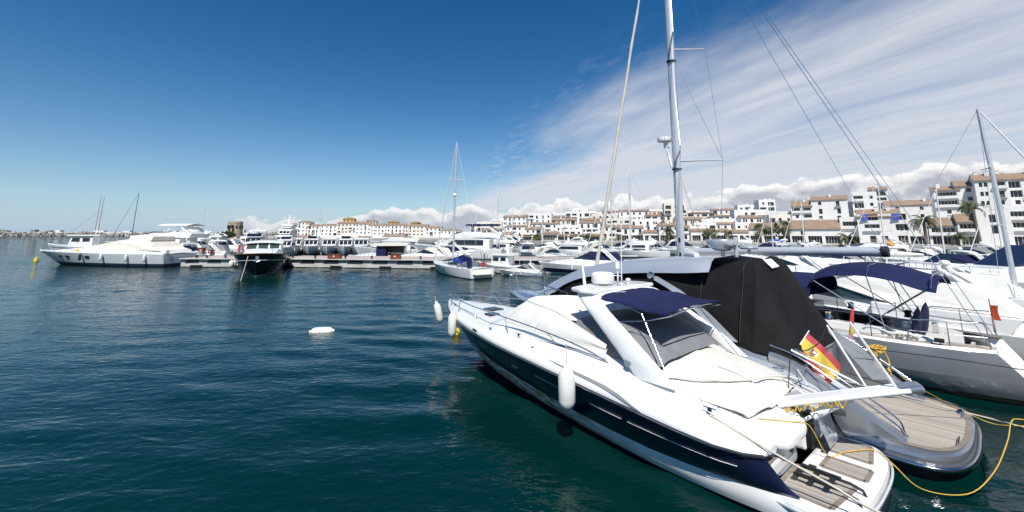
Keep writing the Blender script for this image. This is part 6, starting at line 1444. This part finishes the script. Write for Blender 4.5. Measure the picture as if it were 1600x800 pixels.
# ------------------------------------------------------------------ the big grey sloop
def boat_s():
    t = thing('sailing_yacht', 'large grey sloop with tall mast, long boom, navy sprayhood and bimini', 'sailing yacht', (14.8, 11.9, 0), math.atan2(.785, -.62))
    W = [(.9, 1.30), (1.6, 1.62), (2.7, 1.87), (4.4, 2.10), (7, 2.28), (10, 2.12), (12.5, 1.50), (14.5, .82), (15.8, .30), (16.5, .03)]
    ss = [.9, 1.2, 1.6, 2.2, 3, 4, 5.2, 6.5, 8, 9.5, 11, 12.4, 13.6, 14.6, 15.4, 16, 16.3, 16.5]
    zs = lambda s: 1.36 + .04 * abs(s - 3) ** 1.0 * (s > 3) * .8
    def lv(f, k0):
        def q(s):
            z = zs(s) * f if f > 0 else f; k = 1 - (1 - k0) * (1 + .9 * max(0, (s - 6) / 10.5)); aft = max(0, (2.4 - s) / 1.5); fwd = max(0, (s - 11) / 5.5) ** 2
            return (s - aft * .95 * (1 - max(0, f)) - fwd * 1.0 * (1 - max(0, f)), max(.01, spl(W, s) * max(.03, k) * (1 - .35 * aft * (1 - max(0, f)))), z)
        return q
    sheer, m1, m2, wl, boot, kl = lv(1, 1), lv(.8, .99), lv(.45, .94), lv(.12, .80), lv(.03, .76), lv(-.35, .5)
    strake(t, 'hull_side', 'greyhull', wl, m2, ss, 4, .02); strake(t, 'topsides', 'greyhull', m2, sheer, ss, 5, .02)
    strake(t, 'boot_stripe', 'dark', boot, wl, ss, 2); strake(t, 'hull_bottom', 'bottom', kl, boot, ss, 3)
    rail = lambda s: (s, spl(W, s) - .05, zs(s) + .07); deck_o = lambda s: (s, spl(W, s) * .96 - .02, zs(s) + .05); deck_i = lambda s: (s, max(.02, spl(W, s) * .66), zs(s) + .10)
    strake(t, 'toe_rail', 'gel', sheer, rail, ss, 2); strake(t, 'side_deck', 'teakB', deck_o, deck_i, ss, 3)
    mb = MB(); mb.loft([[(s, deck_i(s)[1] * q, deck_i(s)[2] + .03 * (1 - q * q)) for q in (-1, -.5, 0, .5, 1)] for s in ss if s > 5], closed=False, cap=False); mb.build('deck', M('gel'), t, smooth=40)
    # open stern: white transom frame and teak step
    st = [f(.9) for f in (sheer, m1, m2, wl)]; mb = MB()
    for sg in (1, -1): mb.loft([[(x, sg * y, z), (x - .02, sg * (y - .22), z + .02), (x + .35, sg * (y - .26), z)] for x, y, z in st], closed=False, cap=False)
    mb.build('transom_frame', M('gel'), t, smooth=50)
    mb = MB(); mb.prism([(.2, -.85), (1.5, -1.0), (1.5, 1.0), (.2, .85)], .32, .52); mb.build('stern_step', M('gel'), t, bevel=.04); mb = MB(); mb.prism([(.3, -.7), (1.3, -.85), (1.3, .85), (.3, .7)], .522, .535); mb.build('step_teak', M('teakB'), t)
    mb = MB(); mb.box((1.5, 0, .8), (.08, 2.3, .75)); mb.build('transom_wall', M('gel'), t)
    mb = MB(); mb.prism([(1.45, -1.25), (5.5, -1.5), (5.5, 1.5), (1.45, 1.25)], .85, .98); mb.build('cockpit_sole', M('teakB'), t)
    for sg in (1, -1):
        mb = MB(); mb.loft([[(s, sg * w, 1.3), (s, sg * (w - .03), 1.3 + h), (s, sg * (w - .36), 1.34 + h), (s, sg * (w - .46), .95)] for s, w, h in ((1.7, 1.40, .10), (2.6, 1.52, .26), (4.2, 1.62, .36), (5.6, 1.62, .42))]); mb.build('cockpit_coaming', M('gel'), t, smooth=40)
        for x in (3.0, 4.6): mb = MB(); mb.lathe([(.13, 0), (.09, .08), (.085, .16), (.11, .2), (.06, .24), (.01, .25)], (x, sg * 1.38, 1.68 + (x - 3) * .05), 12); mb.build('winch', M('rubber' if x < 4 else 'steel'), t, smooth=40)
        # steering wheel under a navy cover
        mb = MB(); mb.lathe([(.01, -.07), (.42, -.06), (.56, 0), (.42, .06), (.01, .07)], n=20); o = mb.build('wheel_cover', M('navycanvas'), t, smooth=40); o.location = (2.5, sg * .72, 1.78); o.rotation_euler = (0, R(83), 0)
        mb = MB(); mb.box((2.72, sg * .72, 1.4), (.25, .3, .85)); mb.build('wheel_pedestal', M('gel'), t, bevel=.05)
    mb = MB(); mb.prism([(3.3, -.3), (5.0, -.3), (5.0, .3), (3.3, .3)], 1.0, 1.78); mb.build('cockpit_table', M('blackcanvas'), t, bevel=.05)
    mb = MB(); mb.prism([(4.4, .5), (5.4, .5), (5.4, 1.3), (4.4, 1.3)], 1.3, 1.95); mb.build('seat_back', M('blackcanvas'), t, bevel=.08)
    cabin(t, [(5.4, 1.3), (5.4, 2.0), (9.5, 2.05), (12.6, 1.75)], 1.45, 1.2, 'gel', [[(6, 1.62), (6, 1.9), (8.6, 1.9), (9.4, 1.65)]], None, name='coachroof', nose=.5)
    # sprayhood with clear front
    def hoop(rows_, name, mn):
        rows = []
        for s, zt, zb, w in rows_:
            P = [(s, w, zb), (s, w * .99, zb + (zt - zb) * .45), (s, w * .9, zb + (zt - zb) * .8), (s, w * .62, zt - .04), (s, w * .3, zt), (s, 0, zt + .01)]; rows.append([Vector(p) for p in P + [(x, -y, z) for x, y, z in P[-2::-1]]])
        fr = [curve([r[j] for r in rows], 4) for j in range(11)]; mb = MB(); mb.loft([[fr[j][i] for j in range(11)] for i in range(len(fr[0]))], closed=False, cap=False)
        mb.loft([[p - Vector((0, 0, .012)) for p in [fr[j][i] for j in range(11)]] for i in range(len(fr[0]))], closed=False, cap=False); return mb.build(name, M(mn), t, smooth=60, fix=False)
    hoop([(5.0, 3.02, 2.45, 1.62), (5.6, 3.08, 2.2, 1.62), (6.4, 3.04, 2.02, 1.56), (7.0, 2.75, 1.98, 1.45), (7.5, 2.1, 1.95, 1.3)], 'sprayhood', 'navycanvas')
    for sg in (1, -1): mb = MB(); mb.slab([[(5.05, sg * 1.64, 2.44), (5.9, sg * 1.62, 2.16)], [(4.75, sg * 1.66, 1.75), (5.9, sg * 1.66, 1.78)]], .01); mb.build('side_window', M('perspex'), t)
    rows = []
    for i in range(13):
        f = i / 12; s = 4.95 - 3.1 * f; z = 3.30 + .32 * math.sin(math.pi * min(1, f * 1.15)) ** .7 - .02 * f; z = z if f < .92 else 3.44 - (f - .92) * 2.4
        rows.append([(s, q * 1.72, z - .34 * abs(q) ** 2.5) for q in (-1, -.85, -.6, -.3, 0, .3, .6, .85, 1)])
    mb = MB(); mb.slab(rows, .02); mb.build('bimini_top', M('navycanvas'), t, smooth=60)
    mb = MB()
    for sg in (1, -1):
        for a, b in (((4.85, 3.0), (2.9, 1.65)), ((1.95, 3.05), (3.6, 1.7)), ((3.4, 3.25), (3.1, 1.65))): mb.tube([(a[0], sg * 1.70, a[1]), (b[0], sg * 1.62, b[1])], .018, 6)
    for s, z in ((4.9, 3.28), (3.4, 3.60), (1.95, 3.38)): mb.tube(curve([(s, 1.70, z - .33), (s, 1.2, z - .06), (s, 0, z - .02), (s, -1.2, z - .06), (s, -1.70, z - .33)], 4), .018, 6)
    mb.build('bimini_frame', M('steel'), t, smooth=60)
    # guard rails
    for sg in (1, -1):
        for h in (.34, .64): mb = MB(); mb.tube([(s, sg * (spl(W, s) - .08), zs(s) + .07 + h) for s in ss[1:]], .006, 4); mb.build('guard_wire', M('steel'), t)
        for s in (3.4, 5.2, 7.2, 9.2, 11.2, 13.2): mb = MB(); mb.tube([(s, sg * (spl(W, s) - .08), zs(s) + .05), (s, sg * (spl(W, s) - .08), zs(s) + .74)], .014, 6); mb.build('stanchion', M('steel'), t)
        mb = MB(); y = lambda s: sg * (spl(W, s) - .08)
        mb.tube(curve([(2.6, y(2.6), 1.42), (2.5, y(2.6), 2.02), (2.2, y(2.4), 2.10), (1.4, y(1.4), 2.12), (1.05, y(1.1), 2.10), (1.0, y(1.0), 1.45)], 4), .016, 6); mb.tube([(1.75, y(1.75), 1.42), (1.75, y(1.75), 2.1)], .014, 6); mb.tube([(2.55, y(2.55), 1.75), (1.0, y(1.0), 1.75)], .012, 6); mb.build('pushpit', M('steel'), t, smooth=60)
    mb = MB(); mb.bar((2.0, 1.45, 1.9), (2.0, 1.62, 1.9), .12, .3); mb.build('horseshoe_bag', M('cream'), t); mb = MB(); mb.bar((1.95, 1.52, 1.55), (1.95, 1.66, 1.55), .2, .1); mb.build('outlet_box', M('rubber'), t)
    mb = MB(); q = m2(1.75); mb.lathe([(.01, -.02), (.11, -.02), (.12, .03), (.07, .05), (.07, .0), (.01, .0)], n=14); o = mb.build('exhaust_port', M('rubber'), t); o.location = (1.9, 1.28, .22); o.rotation_euler = (R(-90), 0, R(20))
    rr = random.Random(9); P = [(2.4 + .012 * k + rr.uniform(-.1, .1), 1.55 + rr.uniform(-.12, .12), 1.50 + rr.uniform(0, .08)) for k in range(50)]; mb = MB(); mb.tube(P, .014, 5); mb.build('deck_line', M('rope'), t)
    # rig
    xm, H, z0 = 10.65, 23.2, 1.9; mb = MB(); n = 12
    rings = []
    for z in np.linspace(0, H, 12):
        k = 1 if z < 17 else 1 - (z - 17) / 14; rings.append([(xm - .010 * z + .20 * k * math.cos(2 * math.pi * i / n), .125 * k * math.sin(2 * math.pi * i / n), z0 + z) for i in range(n)])
    mb.loft(rings); mast = mb.build('mast', M('alu'), t, smooth=60)
    mb = MB(); mb.lathe([(.24, 0), (.24, .05), (.22, .06), (.22, 0)], (xm - .06, 0, 7.75), 14); mb.lathe([(.24, 0), (.24, .05), (.22, .06), (.22, 0)], (xm - .12, 0, 13.4), 14); mb.build('mast_collar', M('rubber'), mast)
    for z in (3.6, 4.3): mb = MB(); mb.box((xm - .04, .13, z), (.09, .03, .2)); mb.build('halyard_exit', M('dark'), mast)
    mb = MB(); mb.tube([(xm + .18, .02, 7.9), (xm + .42, .02, 8.9)], .06, 8); mb.lathe([(.10, 0), (.34, .04), (.37, .12), (.35, .24), (.2, .30), (.01, .31)], (xm + .52, 0, 9.25), 18); mb.box((xm + .40, 0, 9.1), (.3, .14, .3)); mb.build('radar_dome', M('gel'), mast, smooth=50)
    tips = []
    for z, l, a in ((8.2, 2.0, 1.35), (14.1, 1.55, 1.05)):
        for sg in (1, -1):
            mb = MB(); p = (xm - .09 * z / 10 - a, sg * l, z + .08); mb.tube([(xm - .01 * z, sg * .1, z), p], [.055, .03], 6); mb.build('spreader', M('alu'), mast, smooth=60); tips.append((sg, p))
    mb = MB(); masth = (xm - .23, 0, z0 + H)
    for sg in (1, -1):
        cp = (xm - .75, sg * 2.05, 1.6); T_ = [p for s, p in tips if s == sg]
        mb.tube([cp, T_[0]], .012, 5); mb.tube([T_[0], T_[1]], .011, 5); mb.tube([T_[1], masth], .011, 5); mb.tube([cp, (xm - .08, 0, 8.0)], .012, 5); mb.tube([T_[0], (xm - .14, 0, 13.8)], .011, 5)
    mb.build('shrouds', M('steel'), mast)
    for e, r in (((1.05, .9, 1.5), .012), ((1.05, -.9, 1.5), .012), ((3.2, 0, 4.1), .010)): mb = MB(); mb.tube([masth, e], r, 5); mb.build('backstay', M('steel'), mast)
    mb = MB(); P = [Vector((16.1, 0, 2.05)).lerp(Vector(masth), f) for f in np.linspace(0, .97, 40)]; mb.tube([p + Vector((0, .02 * math.sin(i * .9), 0)) for i, p in enumerate(P)], [.03] + [.105 - .06 * f + .012 * math.sin(f * 90) for f in np.linspace(0, 1, 39)], 8); mb.build('furled_genoa', M('creamcanvas'), t, smooth=60)
    mb = MB(); mb.tube([(xm - .25, 0, 3.72), (6.9, 0, 3.88), (3.2, 0, 3.98)], [.17, .175, .16], 12); bm = mb.build('boom', M('alu'), t, smooth=60)
    mb = MB(); mb.tube([(3.24, 0, 3.98), (3.05, 0, 3.99)], .185, 12); mb.build('boom_end', M('rubber'), bm)
    mb = MB(); mb.tube([(3.3, 0, 3.85), (2.4, 0, 1.9)], .014, 5); mb.tube([(3.6, 0, 3.85), (2.6, 0, 1.9)], .014, 5); mb.build('mainsheet', M('ropedark'), bm)
    mb = MB(); mb.tube([(xm - .3, 0, 2.3), (8.3, 0, 3.7)], .05, 8); mb.build('kicker', M('alu'), bm)
    return t
boat_s()
def s_loc(s, y, z):
    h = Vector((-.62, .785, 0)).normalized(); p = Vector((-h.y, h.x, 0)); q = Vector((14.8, 11.9, 0)) + h * s + p * y; q.z = z; return q

# ------------------------------------------------------------------ boats farther along the quay on the right
def right_boats():
    hd = math.degrees(math.atan2(.785, -.62)); h = Vector((math.cos(R(hd)), math.sin(R(hd))))
    def stern(kind, label, O, L, head=None, **v):
        q = R(head if head is not None else hd); return boat(kind, label, O[0] + math.cos(q) * L / 2, O[1] + math.sin(q) * L / 2, math.degrees(q), L, None, **v)
    stern('express', 'white cruiser with pale canvas just beyond the grey sloop', (20.3, 16.3), 14.0, hull=('gel', 'gel', 'navyfar'), canvas='whitecanvas', glass='glassgreen', arch=0).scale.z = .74
    stern('express', 'white yacht with navy hull band, navy covers and white arch at the right edge', (41.5, 28.6), 15.5, 183, hull=('gel', 'navyfar', 'gel'), canvas='navycanvas', glass='glassblue')
    stern('express', 'white cruiser with navy canvas between the sloop boom and the banded yacht', (26.2, 20.9), 12.0, canvas='whitecanvas', glass='glass', hull=('gel', 'gel', 'navyfar')).scale.z *= .85
    z = at_y(1528, 170, 21.5).z
    t = stern('sail', 'white sailing boat under the second thick mast at the right', (20.5, 26.5), 10.5, -40, mast=z - 1.2, r=.105, mm='alu')
    t.location = (xa(1572, 21.5) - .56 * 10.5 * math.cos(R(-40)), 21.5 - .56 * 10.5 * math.sin(R(-40)), 0)
    for i, (k, u, Y, hd2, L, v) in enumerate([('sail', 1480, 52, 176, 11, dict(mast=9.0, cover='green', r=.08)), ('sail', 1390, 47, 170, 11, dict(mast=9.5, cover='whitecanvas', r=.07)), ('sail', 1570, 46, 184, 11, dict(mast=8.8, cover='greycanvas', r=.075))]):
        bu(k, ['sailing boat with green boom cover below the striped loggias', 'sailing boat with white boom cover below the blue awning house', 'sailing boat with grey boom cover behind the second mast'][i], u, Y, hd2, L, **v)
    lst = [('express', 1420, 58, 175, 12), ('fly', 1340, 62, 168, 13), ('express', 1290, 52, 172, 12), ('express', 1460, 44, 178, 12), ('express', 1540, 38, 182, 12), ('express', 1235, 56, 170, 12), ('express', 1600, 52, 178, 13), ('express', 1210, 44, 150, 11), ('express', 1500, 62, 172, 13)]
    for i, (k, u, Y, hd2, L) in enumerate(sorted(lst, key=lambda a: a[1])):
        kw = dict(canvas=['whitecanvas', 'navycanvas', 'greycanvas', 'creamcanvas'][i % 4]) if k == 'express' else dict(glass='glass')
        bu(k, '%s from the left of the white boats packed behind the sloop boom' % ORD[i], u, Y, hd2, L * .85, 'boats packed behind the sloop boom', **kw)
    # flags
    Y = 60; a, b, c = at_y(1384, 373, Y), at_y(1386, 381, Y), at_y(1411, 384, Y); t = thing('ensign', 'small drooping red and yellow flag below the blue awning house', 'flag', (0, 0, 0))
    mb = MB(); mb.tube([(a.x - .05, a.y, 1.0), a + Vector((0, 0, .2))], .03, 5); mb.build('staff', M('mastwhite'), t); flag(t, a, b, c, sagz=.5, crest=False)
    p = s_loc(1.0, -.75, 2.1); t = thing('ensign', 'small orange red flag on the grey sloop stern rail', 'flag', p)
    mb = MB(); mb.tube([(0, 0, -.5), (0, 0, .5)], .012, 5); mb.build('staff', M('wood'), t); mb = MB(); mb.loft([[(.02 + .02 * i, -.05 * i + .03 * math.sin(j), .32 - .11 * j + .0 * i) for j in range(5)] for i in range(4)], closed=False, cap=False); mb.build('cloth', M('orange'), t, smooth=60, fix=False)
    Y = 12.6; a, b = at_y(1331, 482, Y), at_y(1327, 530, Y); t = thing('ensign', 'furled red and yellow flag on a short staff by the silver yacht stern', 'flag', (0, 0, 0))
    mb = MB(); mb.tube([b - Vector((0, 0, .4)), a], .012, 5); mb.build('staff', M('wood'), t)
    for mn, f0, f1, dx in (('flagred', 0, .5, 0), ('flagyellow', .45, .85, .03), ('flagred', .8, 1, .01)):
        mb = MB(); P = [a.lerp(b, f0 + (f1 - f0) * i / 5) + Vector((dx, -.02, 0)) for i in range(6)]; mb.tube(P, [.03, .045, .05, .055, .06, .05], 6); mb.build('furled_cloth', M(mn), t, smooth=60)
right_boats()

# ------------------------------------------------------------------ lines, buoys
def line(label, pts, r, mname, n=6, cat='rope', name='mooring_line'):
    mb = MB(); mb.tube(curve(pts, n), r, 6); o = mb.build(name, M(mname), None, smooth=60); return tag(o, label, cat)
def ropes():
    line('white stern line from the nearest yacht port cleat to the quay', [a_loc(1.80, 1.74, 1.36), a_loc(1.80, 1.74, 1.36).lerp(at_y(1400, 812, 6.4), .33) - Vector((0, 0, .03)), a_loc(1.80, 1.74, 1.36).lerp(at_y(1400, 812, 6.4), .7) - Vector((0, 0, .03)), at_y(1400, 812, 6.4), Vector((6.65, 4.72, .75))], .019, 'rope')
    line('yellow line lying across the nearest yacht platform', [a_loc(1.3, .95, 1.25), a_loc(1.0, .3, 1.12), a_loc(.80, -.05, 1.03), a_loc(.62, -.30, .50), a_loc(.45, -.75, .48), a_loc(.10, -1.25, .49), at_z(1395, 725, .42), at_z(1440, 764, .16), at_z(1512, 772, .10), at_z(1553, 738, .35), at_z(1574, 690, .75), at_z(1580, 660, 1.0), at_z(1592, 655, 1.02), at_z(1640, 662, .95), Vector((11.25, 8.3, 1.0))], .010, 'ropeyellow')
    line('pale stern line from the silver yacht running off to the right', [at_z(1300, 590, 1.1), at_z(1400, 615, .62), at_z(1470, 634, .58), at_y(1540, 652, 10.2), at_y(1640, 672, 9.6), Vector((12.45, 9.2, .95))], .017, 'rope')
    line('thin dark line from the nearest gangway over the silver platform', [at_y(1322, 582, 9.6), at_y(1420, 611, 9.7), at_y(1520, 642, 9.8), at_y(1640, 676, 9.9), Vector((12.85, 9.6, 1.0))], .012, 'ropedark')
    line('thin dark line along the grey sloop hull', [at_y(1345, 543, 11.2), at_y(1480, 560, 11), at_y(1600, 578, 10.8), at_y(1660, 586, 10.7), Vector((15.25, 11.6, 1.2))], .012, 'ropedark')
    line('yellow line trailing over the silver teak platform', [at_z(1384, 563, 1.25), at_z(1410, 590, .55), at_z(1440, 608, .50), at_z(1500, 640, .50), at_y(1545, 660, 10.2), at_y(1580, 665, 9.9), at_y(1640, 662, 9.6), Vector((12.65, 9.35, 1.0))], .009, 'ropeyellow')
    line('dark bow line of the fishing boat running to the silver yacht', [at_z(876, 436, .9), at_z(830, 428, .8), at_z(812, 424, 1.0)], .02, 'ropedark')
    g = [at_y(1352, 603, 8.6), at_y(1292, 508, 9.1)]; t = thing('gangway_handrail', 'white gangway handrail with two poles and a slack rope', 'handrail', (0, 0, 0))
    for a, b in ((g[0], g[1]), (at_y(1346, 602, 8.6), at_y(1236, 547, 9.3))): mb = MB(); mb.tube([a, b], .022, 8); mb.build('pole', M('gel'), t, smooth=60)
    mb = MB(); mb.tube(curve([g[1], at_y(1280, 535, 9.15), at_y(1258, 548, 9.2), at_y(1238, 546, 9.3), at_y(1233, 580, 9.3), at_y(1232, 630, 9.3)], 5), .011, 5); mb.build('slack_rope', M('ropedark'), t)
ropes()
def buoys():
    p = at_z(503, 518, .05); t = thing('floating_fender', 'white fender floating alone on the open water', 'fender', (p.x, p.y, .05), R(12))
    mb = MB(); mb.lathe([(.02, -.56), (.07, -.55), (.08, -.48), (.15, -.42), (.19, -.32), (.2, -.1), (.2, .1), (.19, .32), (.15, .42), (.08, .48), (.07, .55), (.02, .56)], n=16, axis='x'); mb.build('body', M('fender'), t, smooth=50)
    mb = MB(); mb.tube([(-.56, 0, 0), (-.66, 0, -.05)], .02, 6); mb.build('eye', M('rubber'), t)
    p = at_z(713, 523, 0); t = thing('mooring_buoy', 'small yellow buoy under the bow of the nearest yacht', 'buoy', (p.x, p.y, 0))
    mb = MB(); mb.lathe([(.02, -.12), (.12, -.1), (.17, .03), (.17, .17), (.12, .26), (.04, .3), (.02, .34)], n=16); mb.build('float', M('yellow'), t, smooth=50); mb = MB(); mb.tube(curve([(-.03, 0, .32), (0, 0, .42), (.03, 0, .32)], 3), .012, 6); mb.build('ring', M('steel'), t)
buoys()
